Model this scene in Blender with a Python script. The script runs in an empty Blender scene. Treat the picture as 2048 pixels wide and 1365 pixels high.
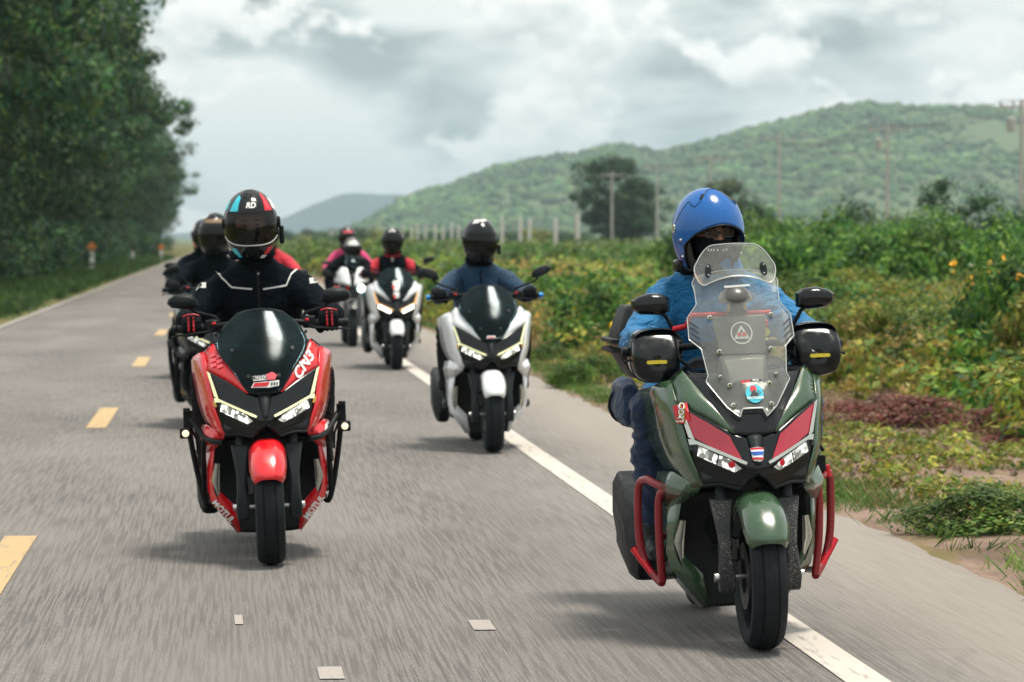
import bpy, bmesh, math, random
import numpy as np
from mathutils import Vector, Matrix, noise
from mathutils.bvhtree import BVHTree

random.seed(7)
rng = np.random.default_rng(11)
sc = bpy.context.scene
COL = sc.collection
R = math.radians

# ------------------------------------------------------------------ camera
cam_d = bpy.data.cameras.new('camera')
cam = bpy.data.objects.new('camera', cam_d)
COL.objects.link(cam)
cam_d.sensor_width = 36.0
cam_d.lens = 116.5
cam_d.clip_start = 0.1
cam_d.clip_end = 20000
cam.location = (0, 0, 1.4)
cam.rotation_euler = (R(90 - 1.749), 0, R(-4.946))
cam_d.dof.use_dof = True
cam_d.dof.focus_distance = 11.9
cam_d.dof.aperture_fstop = 6.0
sc.camera = cam

# ------------------------------------------------------------------ sky
SUN = Vector((0.20, -0.05, 0.978)).normalized()
world = bpy.data.worlds.new('World')
sc.world = world
world.use_nodes = True
wn, wl = world.node_tree.nodes, world.node_tree.links
wn.clear()

def N(nt, kind, **kw):
    n = nt.nodes.new(kind)
    for k, v in kw.items():
        if k in n.inputs.keys() if isinstance(k, str) else False:
            n.inputs[k].default_value = v
        else:
            setattr(n, k, v)
    return n

wt = world.node_tree
w_out = wn.new('ShaderNodeOutputWorld')
w_bg = wn.new('ShaderNodeBackground'); w_bg.inputs['Strength'].default_value = 0.1
w_sky = wn.new('ShaderNodeTexSky'); w_sky.sky_type = 'NISHITA'; w_sky.sun_disc = False
w_sky.sun_elevation = math.asin(SUN.z); w_sky.sun_rotation = math.atan2(SUN.x, SUN.y)
w_sky.air_density = 1.2; w_sky.dust_density = 3.0
w_tc = wn.new('ShaderNodeTexCoord')

def w_noise(scale, zs, off, detail, rough, dist=0.0):
    m = wn.new('ShaderNodeMapping')
    m.inputs['Scale'].default_value = (scale, scale, scale * zs)
    m.inputs['Location'].default_value = off
    wl.new(w_tc.outputs['Generated'], m.inputs['Vector'])
    n = wn.new('ShaderNodeTexNoise')
    n.inputs['Scale'].default_value = 1.0; n.inputs['Detail'].default_value = detail
    n.inputs['Roughness'].default_value = rough; n.inputs['Distortion'].default_value = dist
    wl.new(m.outputs['Vector'], n.inputs['Vector'])
    return n.outputs['Fac']

def w_ramp(src, pts):
    r = wn.new('ShaderNodeValToRGB')
    e = r.color_ramp.elements
    while len(e) < len(pts): e.new(0.5)
    for k, (p, c) in enumerate(pts):
        e[k].position = p
        e[k].color = (c, c, c, 1) if not isinstance(c, tuple) else (*c, 1)
    wl.new(src, r.inputs['Fac'])
    return r.outputs['Color']

def w_mix(fac, a, b):
    m = wn.new('ShaderNodeMix'); m.data_type = 'RGBA'
    for s, v in ((m.inputs[0], fac), (m.inputs[6], a), (m.inputs[7], b)):
        if isinstance(v, tuple): s.default_value = (*v, 1)
        elif isinstance(v, float): s.default_value = v
        else: wl.new(v, s)
    return m.outputs[2]

def w_math(op, a, b):
    m = wn.new('ShaderNodeMath'); m.operation = op
    for s, v in ((m.inputs[0], a), (m.inputs[1], b)):
        if isinstance(v, float): s.default_value = v
        else: wl.new(v, s)
    return m.outputs[0]

# a grey stratus deck with gaps, and brighter heaped cumulus in front of it
deck = w_ramp(w_noise(13.0, 2.6, (7.7, 2.4, 0.62), 7.0, 0.52, 0.2), [(0.35, (3.7, 4.3, 4.3)), (0.43, (6.4, 7.0, 6.95)), (0.52, (9.3, 9.6, 9.3))])
veil = w_ramp(w_noise(6.0, 2.0, (0.3, 2.2, 0.1), 3.0, 0.5), [(0.25, 0.85), (0.5, 1.0)])
deck = w_mix(veil, w_sky.outputs['Color'], deck)
lo = w_noise(24.0, 1.5, (9.1, 3.3, 0.85), 8.0, 0.54)
up = w_noise(24.0, 1.5, (9.1, 3.3, 0.85 + 0.22), 8.0, 0.54)
mask = w_ramp(lo, [(0.48, 0.0), (0.53, 1.0)])
lit = w_ramp(w_math('ADD', w_math('SUBTRACT', lo, up), 0.5), [(0.38, (6.1, 6.6, 6.5)), (0.50, (9.3, 9.5, 9.2)), (0.58, (11.4, 11.3, 10.9))])
clouds = w_mix(w_math('MULTIPLY', mask, 0.9), deck, lit)
wl.new(clouds, w_bg.inputs['Color'])
wl.new(w_bg.outputs[0], w_out.inputs['Surface'])

# ------------------------------------------------------------------ sun
sun_d = bpy.data.lights.new('sun', 'SUN')
sun_d.energy = 3.9
sun_d.angle = R(15)
sun_d.color = (1.0, 0.93, 0.82)
sun_o = bpy.data.objects.new('sun', sun_d)
COL.objects.link(sun_o)
sun_o.rotation_euler = SUN.to_track_quat('Z', 'Y').to_euler()
sun_o.location = (8, -4, 30)

# ------------------------------------------------------------------ exposure / render
vs = sc.view_settings
vs.view_transform = 'Standard'; vs.look = 'None'; vs.gamma = 1.0; vs.use_curve_mapping = False
vs.exposure = 0.18
sc.render.engine = 'CYCLES'
cy = sc.cycles
cy.use_denoising = True
cy.max_bounces = 8; cy.transparent_max_bounces = 24; cy.volume_bounces = 0
cy.diffuse_bounces = 3; cy.glossy_bounces = 3; cy.transmission_bounces = 6
cy.use_adaptive_sampling = True; cy.adaptive_threshold = 0.015
cy.sample_clamp_indirect = 6.0
cy.caustics_reflective = False; cy.caustics_refractive = False

# ------------------------------------------------------------------ materials
MATS = {}

class NT:
    """small node-graph helper for one material"""
    def __init__(self, name):
        self.m = bpy.data.materials.new(name); self.m.use_nodes = True
        self.t = self.m.node_tree; self.t.nodes.clear()
        self.out = self.t.nodes.new('ShaderNodeOutputMaterial')
        self.tc = self.t.nodes.new('ShaderNodeTexCoord')
    def new(self, k): return self.t.nodes.new(k)
    def link(self, a, b): self.t.links.new(a, b)
    def put(self, sock, v):
        if isinstance(v, bpy.types.NodeSocket): self.link(v, sock)
        elif isinstance(v, tuple) and len(v) == 3 and sock.type == 'RGBA': sock.default_value = (*v, 1)
        else: sock.default_value = v
    def bsdf(self, **kw):
        b = self.new('ShaderNodeBsdfPrincipled')
        for k, v in kw.items(): self.put(b.inputs[k.replace('_', ' ')], v)
        return b
    def noise(self, scale, detail=4.0, rough=0.55, vec='Object', vs=(1, 1, 1), dist=0.0, off=(0, 0, 0)):
        mp = self.new('ShaderNodeMapping'); mp.inputs['Scale'].default_value = vs
        mp.inputs['Location'].default_value = off
        self.link(self.tc.outputs[vec], mp.inputs['Vector'])
        n = self.new('ShaderNodeTexNoise')
        n.inputs['Scale'].default_value = scale; n.inputs['Detail'].default_value = detail
        n.inputs['Roughness'].default_value = rough; n.inputs['Distortion'].default_value = dist
        self.link(mp.outputs['Vector'], n.inputs['Vector'])
        return n.outputs['Fac']
    def ramp(self, src, pts, interp='LINEAR'):
        r = self.new('ShaderNodeValToRGB'); r.color_ramp.interpolation = interp
        e = r.color_ramp.elements
        while len(e) < len(pts): e.new(0.5)
        for k, (p, c) in enumerate(pts):
            e[k].position = p; e[k].color = (c, c, c, 1) if not isinstance(c, tuple) else (*c, 1)
        self.link(src, r.inputs['Fac'])
        return r.outputs['Color']
    def mix(self, fac, a, b, mode='MIX'):
        m = self.new('ShaderNodeMix'); m.data_type = 'RGBA'; m.blend_type = mode
        self.put(m.inputs[0], fac); self.put(m.inputs[6], a); self.put(m.inputs[7], b)
        return m.outputs[2]
    def math(self, op, a, b=0.0, c=0.0):
        m = self.new('ShaderNodeMath'); m.operation = op
        self.put(m.inputs[0], a); self.put(m.inputs[1], b); self.put(m.inputs[2], c)
        return m.outputs[0]
    def bump(self, h, strength=0.3, dist=0.01):
        b = self.new('ShaderNodeBump'); b.inputs['Strength'].default_value = strength
        b.inputs['Distance'].default_value = dist
        self.link(h, b.inputs['Height'])
        return b.outputs['Normal']
    def done(self, shader):
        self.link(shader, self.out.inputs['Surface']); MATS[self.m.name] = self.m
        return self.m

def mat_basic(name, col, rough=0.5, metal=0.0, coat=0.0, var=0.12, nscale=14.0, bump=0.0, bscale=120.0, spec=0.5):
    n = NT(name)
    f = n.noise(nscale, 5.0)
    lo_ = tuple(c * (1 - var) for c in col); hi_ = tuple(min(1, c * (1 + var)) for c in col)
    c = n.mix(f, lo_, hi_)
    r = n.ramp(n.noise(nscale * 2.3, 4.0), [(0.3, max(0.02, rough - 0.09)), (0.7, min(1, rough + 0.09))])
    b = n.bsdf(Base_Color=c, Roughness=r, Metallic=metal)
    b.inputs['Coat Weight'].default_value = coat; b.inputs['Coat Roughness'].default_value = 0.06
    b.inputs['Specular IOR Level'].default_value = spec
    if bump > 0: n.link(n.bump(n.noise(bscale, 3.0), bump, 0.002), b.inputs['Normal'])
    return n.done(b.outputs[0])

def mat_paint(name, col, rough=0.3, dirt=(0.25, 0.21, 0.17), coat=0.7):
    """clear-coated plastic bodywork with a light film of road dust"""
    n = NT(name)
    d = n.ramp(n.noise(9.0, 7.0, 0.65), [(0.50, 0.0), (0.78, 0.30)])
    s = n.ramp(n.noise(240.0, 2.0, 0.5), [(0.68, 0.0), (0.74, 0.5)])
    c = n.mix(n.math('MULTIPLY', s, 0.25), n.mix(n.math('MULTIPLY', d, 0.35), col, dirt), dirt)
    r = n.ramp(d, [(0.0, rough), (0.3, rough + 0.25)])
    b = n.bsdf(Base_Color=c, Roughness=r)
    b.inputs['Coat Weight'].default_value = coat
    n.link(n.ramp(d, [(0.0, 0.06), (0.3, 0.3)]), b.inputs['Coat Roughness'])
    return n.done(b.outputs[0])

def mat_cloth(name, col, rough=0.8, weave=900.0, fold=0.5, sheen=0.2, var=0.2, spec=0.3):
    n = NT(name)
    f = n.noise(6.0, 6.0, 0.6)
    c = n.mix(f, tuple(x * (1 - var) for x in col), tuple(min(1, x * (1 + var)) for x in col))
    b = n.bsdf(Base_Color=c, Roughness=rough)
    b.inputs['Sheen Weight'].default_value = sheen
    b.inputs['Specular IOR Level'].default_value = spec
    h = n.math('ADD', n.noise(22.0, 4.0, 0.5, vs=(1, 1, 1.6), dist=0.8), n.math('MULTIPLY', n.noise(weave, 1.0), 0.06))
    n.link(n.bump(h, fold, 0.028), b.inputs['Normal'])
    return n.done(b.outputs[0])

def mat_leaf(name, cols, trans=0.35, rough=0.55, clump=0.9):
    n = NT(name)
    g = n.new('ShaderNodeNewGeometry')
    k = len(cols)
    c = n.ramp(g.outputs['Random Per Island'], [((i + 0.5) / k, cc) for i, cc in enumerate(cols)])
    c = n.mix(1.0, c, n.ramp(n.noise(clump, 3.0, 0.5), [(0.34, 0.45), (0.52, 1.0), (0.68, 1.75)]), 'MULTIPLY')
    o = n.new('ShaderNodeObjectInfo')
    hs = n.new('ShaderNodeHueSaturation')
    n.link(n.math('ADD', 0.485, n.math('MULTIPLY', o.outputs['Random'], 0.03)), hs.inputs['Hue'])
    n.link(n.math('ADD', 0.75, n.math('MULTIPLY', o.outputs['Random'], 0.5)), hs.inputs['Value'])
    n.link(c, hs.inputs['Color'])
    b = n.bsdf(Base_Color=hs.outputs['Color'], Roughness=rough)
    b.inputs['Specular IOR Level'].default_value = 0.3
    t = n.new('ShaderNodeBsdfTranslucent'); n.link(hs.outputs['Color'], t.inputs['Color'])
    mx = n.new('ShaderNodeMixShader'); mx.inputs[0].default_value = trans
    n.link(b.outputs[0], mx.inputs[1]); n.link(t.outputs[0], mx.inputs[2])
    return n.done(mx.outputs[0])

def mat_glow(name, col, strength):
    n = NT(name)
    b = n.bsdf(Base_Color=tuple(min(1, c) for c in col), Roughness=0.2)
    b.inputs['Emission Color'].default_value = (*col, 1)
    b.inputs['Emission Strength'].default_value = strength
    return n.done(b.outputs[0])

def mat_lens(name, col, strength):
    """faceted lamp glass: bright bars and dimmer cells"""
    n = NT(name)
    vo = n.new('ShaderNodeTexVoronoi'); vo.inputs['Scale'].default_value = 62.0
    n.link(n.tc.outputs['Object'], vo.inputs['Vector'])
    k = n.ramp(vo.outputs['Color'], [(0.25, 0.03), (0.5, 0.22), (0.62, 0.9), (0.8, 1.0)])
    b = n.bsdf(Base_Color=(0.22, 0.23, 0.21), Roughness=0.12)
    b.inputs['Emission Color'].default_value = (*col, 1)
    n.link(n.math('MULTIPLY', k, strength), b.inputs['Emission Strength'])
    return n.done(b.outputs[0])

def mat_clear(name, tint, haze=0.06, hcol=(0.8, 0.82, 0.8), rough=0.03, gloss=0.8):
    """thin acrylic sheet: see-through with a tint, a faint milky haze and a gloss"""
    n = NT(name)
    tr = n.new('ShaderNodeBsdfTransparent'); tr.inputs['Color'].default_value = (*tint, 1)
    df = n.new('ShaderNodeBsdfDiffuse'); df.inputs['Color'].default_value = (*hcol, 1)
    gl = n.new('ShaderNodeBsdfGlossy'); gl.inputs['Roughness'].default_value = rough
    m1 = n.new('ShaderNodeMixShader')
    n.link(n.ramp(n.noise(7.0, 6.0, 0.6), [(0.3, haze * 0.6), (0.75, haze * 1.5)]), m1.inputs[0])
    n.link(tr.outputs[0], m1.inputs[1]); n.link(df.outputs[0], m1.inputs[2])
    fr = n.new('ShaderNodeFresnel'); fr.inputs['IOR'].default_value = 1.49
    m2 = n.new('ShaderNodeMixShader'); n.link(n.math('MULTIPLY', fr.outputs[0], gloss), m2.inputs[0])
    n.link(m1.outputs[0], m2.inputs[1]); n.link(gl.outputs[0], m2.inputs[2])
    return n.done(m2.outputs[0])

mat_basic('black_plastic', (0.0045, 0.007, 0.009), 0.5, var=0.3, bump=0.15, bscale=500, spec=0.22)
mat_basic('black_gloss', (0.003, 0.005, 0.007), 0.16, coat=0.15, var=0.3, spec=0.35)
mat_basic('dark_grey', (0.014, 0.019, 0.022), 0.5, var=0.25, bump=0.1, bscale=400, spec=0.25)
n = NT('mud_grey')
k_ = n.ramp(n.math('MULTIPLY', n.noise(190.0, 3.0, 0.7), n.math('ADD', 0.55, n.noise(9.0, 3.0))), [(0.60, 0.0), (0.70, 0.8)])
b_ = n.bsdf(Base_Color=n.mix(k_, (0.010, 0.013, 0.015), (0.30, 0.27, 0.23)), Roughness=n.ramp(k_, [(0.0, 0.45), (1.0, 0.9)]))
n.link(n.bump(k_, 0.5, 0.003), b_.inputs['Normal']); n.done(b_.outputs[0])
mat_basic('metal', (0.55, 0.55, 0.54), 0.3, metal=1.0)
mat_basic('steel_dark', (0.12, 0.12, 0.12), 0.4, metal=1.0)
mat_basic('chrome', (0.8, 0.8, 0.78), 0.12, metal=1.0)
mat_basic('white_paint', (0.8, 0.8, 0.78), 0.35, coat=0.3, var=0.05)
mat_basic('white_print', (0.82, 0.82, 0.80), 0.45, var=0.03)
mat_basic('red_print', (0.62, 0.012, 0.03), 0.4, var=0.06)
mat_basic('pink_print', (0.72, 0.10, 0.13), 0.4, var=0.06)
mat_basic('blue_print', (0.03, 0.12, 0.50), 0.4, var=0.05)
mat_basic('cyan_print', (0.03, 0.48, 0.60), 0.4, var=0.05)
mat_basic('yellow_print', (0.72, 0.58, 0.04), 0.45, var=0.05)
mat_basic('black_print', (0.01, 0.01, 0.012), 0.5, var=0.05)
mat_basic('orange_print', (0.75, 0.22, 0.04), 0.5, var=0.05)
mat_basic('brown_leather', (0.20, 0.13, 0.07), 0.6, var=0.2, bump=0.2, bscale=200)
mat_basic('eye_white', (0.30, 0.26, 0.23), 0.3)
mat_basic('cheek_lining', (0.045, 0.036, 0.028), 0.8, var=0.2)
mat_basic('skin', (0.30, 0.135, 0.085), 0.5, var=0.1, nscale=30)
mat_basic('eye_dark', (0.015, 0.012, 0.010), 0.15)
mat_basic('rubber', (0.008, 0.012, 0.015), 0.68, var=0.35, nscale=40, bump=0.15, bscale=300, spec=0.25)
mat_basic('red_tube', (0.26, 0.010, 0.018), 0.35, coat=0.4, var=0.15)
mat_basic('red_anodised', (0.62, 0.02, 0.035), 0.3, metal=0.4)
mat_basic('blue_anodised', (0.02, 0.20, 0.55), 0.3, metal=0.5)
mat_basic('smoke_grey', (0.085, 0.082, 0.078), 0.35, var=0.2, coat=0.3)
mat_basic('amber_glass', (0.62, 0.36, 0.06), 0.15, var=0.1)
mat_basic('silver_trim', (0.55, 0.57, 0.52), 0.22, metal=0.8)
mat_basic('reflective_tape', (0.62, 0.62, 0.60), 0.35, var=0.08)
mat_basic('red_film', (0.42, 0.006, 0.03), 0.15, coat=0.8, var=0.06)
mat_paint('paint_green', (0.030, 0.074, 0.034), 0.22)
mat_paint('paint_red', (0.72, 0.004, 0.012), 0.25)
mat_paint('paint_white', (0.78, 0.80, 0.82), 0.3)
mat_paint('paint_black', (0.012, 0.014, 0.016), 0.3)
mat_paint('paint_blue', (0.0, 0.100, 0.37), 0.20, dirt=(0.0, 0.11, 0.34), coat=0.2)
mat_lens('lamp_white', (1.0, 0.98, 0.88), 2.4)
mat_lens('lamp_soft', (0.95, 0.97, 0.90), 1.2)
mat_glow('lamp_bright', (1.0, 0.95, 0.82), 5.0)
mat_glow('lamp_warm', (1.0, 0.55, 0.2), 0.8)
mat_glow('lamp_cream', (1.0, 0.86, 0.60), 0.7)
mat_glow('drl_pale', (0.85, 0.84, 0.50), 0.35)
mat_clear('acrylic_clear', (0.94, 0.95, 0.93), 0.085, (0.72, 0.74, 0.72), 0.34, 0.40)
mat_clear('acrylic_smoke', (0.26, 0.33, 0.35), 0.12, (0.02, 0.05, 0.06), 0.15, 0.24)
mat_clear('visor_clear', (0.44, 0.44, 0.44), 0.03, (0.1, 0.1, 0.1), 0.10)
mat_clear('visor_dark', (0.03, 0.035, 0.04), 0.3, (0.01, 0.012, 0.014), 0.10)
mat_clear('lens_clear', (0.9, 0.9, 0.9), 0.03)
mat_cloth('cloth_black', (0.005, 0.008, 0.012), 0.85, sheen=0.0, spec=0.05)
mat_cloth('cloth_blue', (0.012, 0.17, 0.39), 0.45, fold=1.0, sheen=0.05, var=0.12)
mat_cloth('cloth_navy', (0.010, 0.026, 0.068), 0.8, fold=0.5)
mat_cloth('cloth_denim', (0.008, 0.040, 0.088), 0.8, fold=0.5)
mat_cloth('cloth_red', (0.5, 0.012, 0.03), 0.7)
mat_cloth('cloth_pink', (0.62, 0.04, 0.17), 0.7)
mat_cloth('cloth_trousers', (0.012, 0.011, 0.013), 0.8, sheen=0.0, spec=0.1)
mat_cloth('glove_black', (0.005, 0.007, 0.009), 0.7, weave=1500, fold=0.2, sheen=0.0, spec=0.1)
mat_cloth('mask_print', (0.006, 0.008, 0.012), 0.8, weave=1500, fold=0.3, sheen=0.0, spec=0.1)

# ------------------------------------------------------------------ object helpers
def tag(o, label=None, cat=None, group=None, kind=None):
    if label: o['label'] = label
    if cat: o['category'] = cat
    if group: o['group'] = group
    if kind: o['kind'] = kind
    return o

def empty(name, loc=(0, 0, 0), rot=(0, 0, 0)):
    o = bpy.data.objects.new(name, None)
    o.empty_display_size = 0.2
    COL.objects.link(o); o.location = loc; o.rotation_euler = rot
    return o

def link_mesh(name, me, mat, parent=None):
    o = bpy.data.objects.new(name, me); COL.objects.link(o)
    if mat is not None and not me.materials: me.materials.append(MATS[mat] if isinstance(mat, str) else mat)
    if parent is not None: o.parent = parent
    return o

def copy_tree(o, parent=None):
    c = o.copy(); COL.objects.link(c)
    if parent is not None: c.parent = parent
    for ch in list(o.children): copy_tree(ch, c)
    return c

def quad_mesh(name, V, F):
    """fast mesh from numpy arrays; every face has F.shape[1] corners"""
    me = bpy.data.meshes.new(name)
    nv, nf, k = len(V), len(F), F.shape[1]
    me.vertices.add(nv); me.vertices.foreach_set('co', V.astype(np.float32).ravel())
    me.loops.add(nf * k); me.loops.foreach_set('vertex_index', F.astype(np.int32).ravel())
    me.polygons.add(nf)
    me.polygons.foreach_set('loop_start', np.arange(0, nf * k, k, dtype=np.int32))
    me.update(calc_edges=True); me.validate()
    return me

def frame(d):
    d = Vector(d).normalized()
    a = Vector((0, 0, 1)) if abs(d.z) < 0.9 else Vector((0, 1, 0))
    s = d.cross(a).normalized()
    return s, s.cross(d).normalized(), d

class MB:
    """collects simple solids into one mesh"""
    def __init__(self): self.v = []; self.f = []
    def add(self, vs, fs):
        b = len(self.v); self.v += [tuple(p) for p in vs]; self.f += [tuple(b + i for i in q) for q in fs]
        return self
    def box(self, c, s, rot=None):
        hx, hy, hz = (q / 2 for q in s)
        vs = [Vector((x, y, z)) for x in (-hx, hx) for y in (-hy, hy) for z in (-hz, hz)]
        if rot is not None:
            m = rot if isinstance(rot, Matrix) else Matrix.Rotation(rot[1], 3, rot[0])
            vs = [m @ q for q in vs]
        vs = [q + Vector(c) for q in vs]
        return self.add(vs, [(0, 1, 3, 2), (4, 6, 7, 5), (0, 4, 5, 1), (2, 3, 7, 6), (0, 2, 6, 4), (1, 5, 7, 3)])
    def loft(self, rings, cap=True, closed=True):
        n = len(rings[0]); vs = [p for r in rings for p in r]; fs = []
        for i in range(len(rings) - 1):
            for j in range(n if closed else n - 1):
                k = (j + 1) % n
                fs.append((i * n + j, i * n + k, (i + 1) * n + k, (i + 1) * n + j))
        if cap and closed:
            fs.append(tuple(reversed(range(n)))); fs.append(tuple((len(rings) - 1) * n + j for j in range(n)))
        return self.add(vs, fs)
    def tube(self, pts, r, n=10, cap=True, flat=1.0):
        P = [Vector(p) for p in pts]; rings = []
        rs = r if isinstance(r, (list, tuple)) else [r] * len(P)
        up = None
        for i, p in enumerate(P):
            d = (P[min(i + 1, len(P) - 1)] - P[max(i - 1, 0)])
            if d.length < 1e-9: d = Vector((0, 0, 1))
            d.normalize()
            if up is None: s, u, _ = frame(d)
            else:
                s = d.cross(up)
                if s.length < 1e-6: s, u, _ = frame(d)
                s.normalize(); u = s.cross(d).normalized()
                s = s
            up = u
            rings.append([p + (s * math.cos(a) + u * math.sin(a) * flat) * rs[i] for a in (2 * math.pi * k / n for k in range(n))])
        return self.loft(rings, cap)
    def lathe(self, prof, axis='x', c=(0, 0, 0), n=40, a0=0.0, a1=2 * math.pi):
        """prof: list of (along axis, radius)"""
        full = abs(a1 - a0 - 2 * math.pi) < 1e-6
        m = n if full else n + 1
        rings = []
        for k in range(m):
            a = a0 + (a1 - a0) * k / n
            ca, sa = math.cos(a), math.sin(a)
            ring = []
            for t, r in prof:
                if axis == 'x': q = (t, r * ca, r * sa)
                elif axis == 'y': q = (r * ca, t, r * sa)
                else: q = (r * ca, r * sa, t)
                ring.append((q[0] + c[0], q[1] + c[1], q[2] + c[2]))
            rings.append(ring)
        vs = [p for r in rings for p in r]; w = len(prof); fs = []
        for i in range(m if full else m - 1):
            j = (i + 1) % m
            for k in range(w - 1):
                fs.append((i * w + k, i * w + k + 1, j * w + k + 1, j * w + k))
        return self.add(vs, fs)
    def prism(self, poly, d):
        """poly of 3-D points pushed along vector d"""
        n = len(poly); d = Vector(d)
        vs = [Vector(p) for p in poly] + [Vector(p) + d for p in poly]
        fs = [tuple(range(n)), tuple(reversed(range(n, 2 * n)))]
        fs += [(i, i + n, (i + 1) % n + n, (i + 1) % n) for i in range(n)]
        return self.add(vs, fs)
    def mesh(self, name, smooth=40.0):
        me = bpy.data.meshes.new(name); me.from_pydata(self.v, [], self.f)
        bm = bmesh.new(); bm.from_mesh(me)
        bmesh.ops.recalc_face_normals(bm, faces=bm.faces); bm.to_mesh(me); bm.free()
        if smooth:
            me.polygons.foreach_set('use_smooth', [True] * len(me.polygons))
            me.set_sharp_from_angle(angle=R(smooth))
        me.update()
        return me
    def build(self, name, mat, parent=None, smooth=40.0, bevel=0.0, solid=0.0, segs=2, sub=0):
        o = link_mesh(name, self.mesh(name, smooth), mat, parent)
        if solid:
            md = o.modifiers.new('thickness', 'SOLIDIFY'); md.thickness = abs(solid); md.offset = -1 if solid > 0 else 1
        if bevel:
            md = o.modifiers.new('edge', 'BEVEL'); md.width = bevel; md.segments = segs; md.limit_method = 'ANGLE'; md.angle_limit = R(35)
        if sub:
            md = o.modifiers.new('round', 'SUBSURF'); md.levels = sub; md.render_levels = sub
        return o

def catmull(P, n):
    """smooth polyline through points P, n samples per span"""
    P = [Vector(p) for p in P]
    if len(P) < 3: return [P[0].lerp(P[-1], k / n) for k in range(n + 1)]
    out = []
    for i in range(len(P) - 1):
        p0 = P[i - 1] if i > 0 else P[0] * 2 - P[1]
        p1, p2 = P[i], P[i + 1]
        p3 = P[i + 2] if i + 2 < len(P) else P[-1] * 2 - P[-2]
        for k in range(n):
            t = k / n
            out.append(0.5 * ((2 * p1) + (p2 - p0) * t + (2 * p0 - 5 * p1 + 4 * p2 - p3) * t * t + (3 * p1 - p0 - 3 * p2 + p3) * t ** 3))
    out.append(P[-1]); return out

def patch(rows, nu=5, nv=4):
    """smooth surface through a grid of points -> (verts, quads)"""
    a = [catmull(r, nu) for r in rows]
    m = len(a[0]); cols = [catmull([r[j] for r in a], nv) for j in range(m)]
    h = len(cols[0])
    vs = [cols[j][i] for i in range(h) for j in range(m)]
    fs = [(i * m + j, i * m + j + 1, (i + 1) * m + j + 1, (i + 1) * m + j) for i in range(h - 1) for j in range(m - 1)]
    return vs, fs

def mirror(pts): return [(-p[0], p[1], p[2]) for p in pts]
# ================================================================== SETTING
def sheet(name, X0, X1, Y0, Y1, nx, ny, zf, mat, kind='structure', parent=None, smooth=True):
    xs = np.linspace(X0, X1, nx + 1); ys = np.linspace(Y0, Y1, ny + 1)
    V = np.array([(x, y, zf(x, y)) for y in ys for x in xs])
    i = np.arange(ny)[:, None] * (nx + 1) + np.arange(nx)[None, :]
    F = np.stack([i, i + 1, i + nx + 2, i + nx + 1], -1).reshape(-1, 4)
    me = quad_mesh(name, V, F)
    if smooth: me.polygons.foreach_set('use_smooth', [True] * len(me.polygons))
    o = link_mesh(name, me, mat, parent)
    if kind and parent is None: o['kind'] = kind
    return o

def sep_x(n, vec='Object'):
    s = n.new('ShaderNodeSeparateXYZ'); n.link(n.tc.outputs[vec], s.inputs[0]); return s

# ---- materials of the ground
n = NT('ground_field')
g1 = n.noise(0.35, 8.0, 0.6); g2 = n.noise(3.0, 6.0, 0.6)
c = n.mix(g2, (0.040, 0.070, 0.018), (0.105, 0.115, 0.035))
c = n.mix(n.ramp(g1, [(0.42, 0.0), (0.62, 0.8)]), c, (0.17, 0.13, 0.06))
b = n.bsdf(Base_Color=c, Roughness=0.95); b.inputs['Specular IOR Level'].default_value = 0.1
n.link(n.bump(g2, 0.3, 0.03), b.inputs['Normal']); n.done(b.outputs[0])

n = NT('dirt')
d1 = n.noise(1.1, 8.0, 0.65, vs=(1, 0.35, 1)); d2 = n.noise(14.0, 6.0, 0.65, vs=(1, 0.4, 1)); d3 = n.noise(70.0, 3.0, 0.6)
c = n.mix(d2, (0.165, 0.112, 0.088), (0.37, 0.275, 0.215))
c = n.mix(n.ramp(d1, [(0.46, 0.0), (0.60, 0.75)]), c, (0.115, 0.075, 0.06))
c = n.mix(n.ramp(n.noise(2.4, 7.0, 0.6, vs=(1, 0.3, 1), off=(4, 2, 0)), [(0.52, 0.0), (0.64, 0.7)]), c, (0.16, 0.135, 0.045))
b = n.bsdf(Base_Color=c, Roughness=0.95); b.inputs['Specular IOR Level'].default_value = 0.1
n.link(n.bump(n.math('ADD', d2, n.math('MULTIPLY', d3, 0.5)), 0.8, 0.03), b.inputs['Normal']); n.done(b.outputs[0])

n = NT('asphalt')
sx = sep_x(n)
fine = n.noise(210.0, 3.0, 0.7, vs=(1, 0.10, 1))          # chippings, stretched along the lane to imitate motion blur
strk = n.noise(78.0, 3.0, 0.6, vs=(1, 0.016, 1))          # stretched noise imitating motion-blur streaks along the travel direction
patch_ = n.noise(0.7, 6.0, 0.55, vs=(1, 0.25, 1))
c = n.mix(n.ramp(fine, [(0.28, 0.0), (0.72, 1.0)]), (0.084, 0.078, 0.076), (0.245, 0.226, 0.212))
c = n.mix(n.ramp(strk, [(0.42, 0.9), (0.56, 0.0)]), c, (0.078, 0.071, 0.068))  # dark motion-blur streaks put into the asphalt colour
c = n.mix(n.ramp(patch_, [(0.36, 0.0), (0.62, 0.55)]), c, (0.235, 0.216, 0.200))
# polished wheel tracks, a little darker, and a paler, dustier shoulder
def band(x0, w):
    return n.math('SUBTRACT', 1.0, n.math('MINIMUM', n.math('DIVIDE', n.math('ABSOLUTE', n.math('SUBTRACT', sx.outputs['X'], x0)), w), 1.0))
trk = n.math('ADD', n.math('ADD', band(-1.75, 0.55), band(-3.15, 0.5)), n.math('ADD', band(0.0, 0.55), band(1.45, 0.4)))
c = n.mix(n.math('MULTIPLY', trk, 0.30), c, (0.135, 0.123, 0.117))
shl = n.math('MINIMUM', n.math('MAXIMUM', n.math('DIVIDE', n.math('SUBTRACT', sx.outputs['X'], 2.15), 0.55), 0.0), 1.0)
c = n.mix(n.math('MULTIPLY', shl, 0.55), c, (0.325, 0.288, 0.248))
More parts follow.
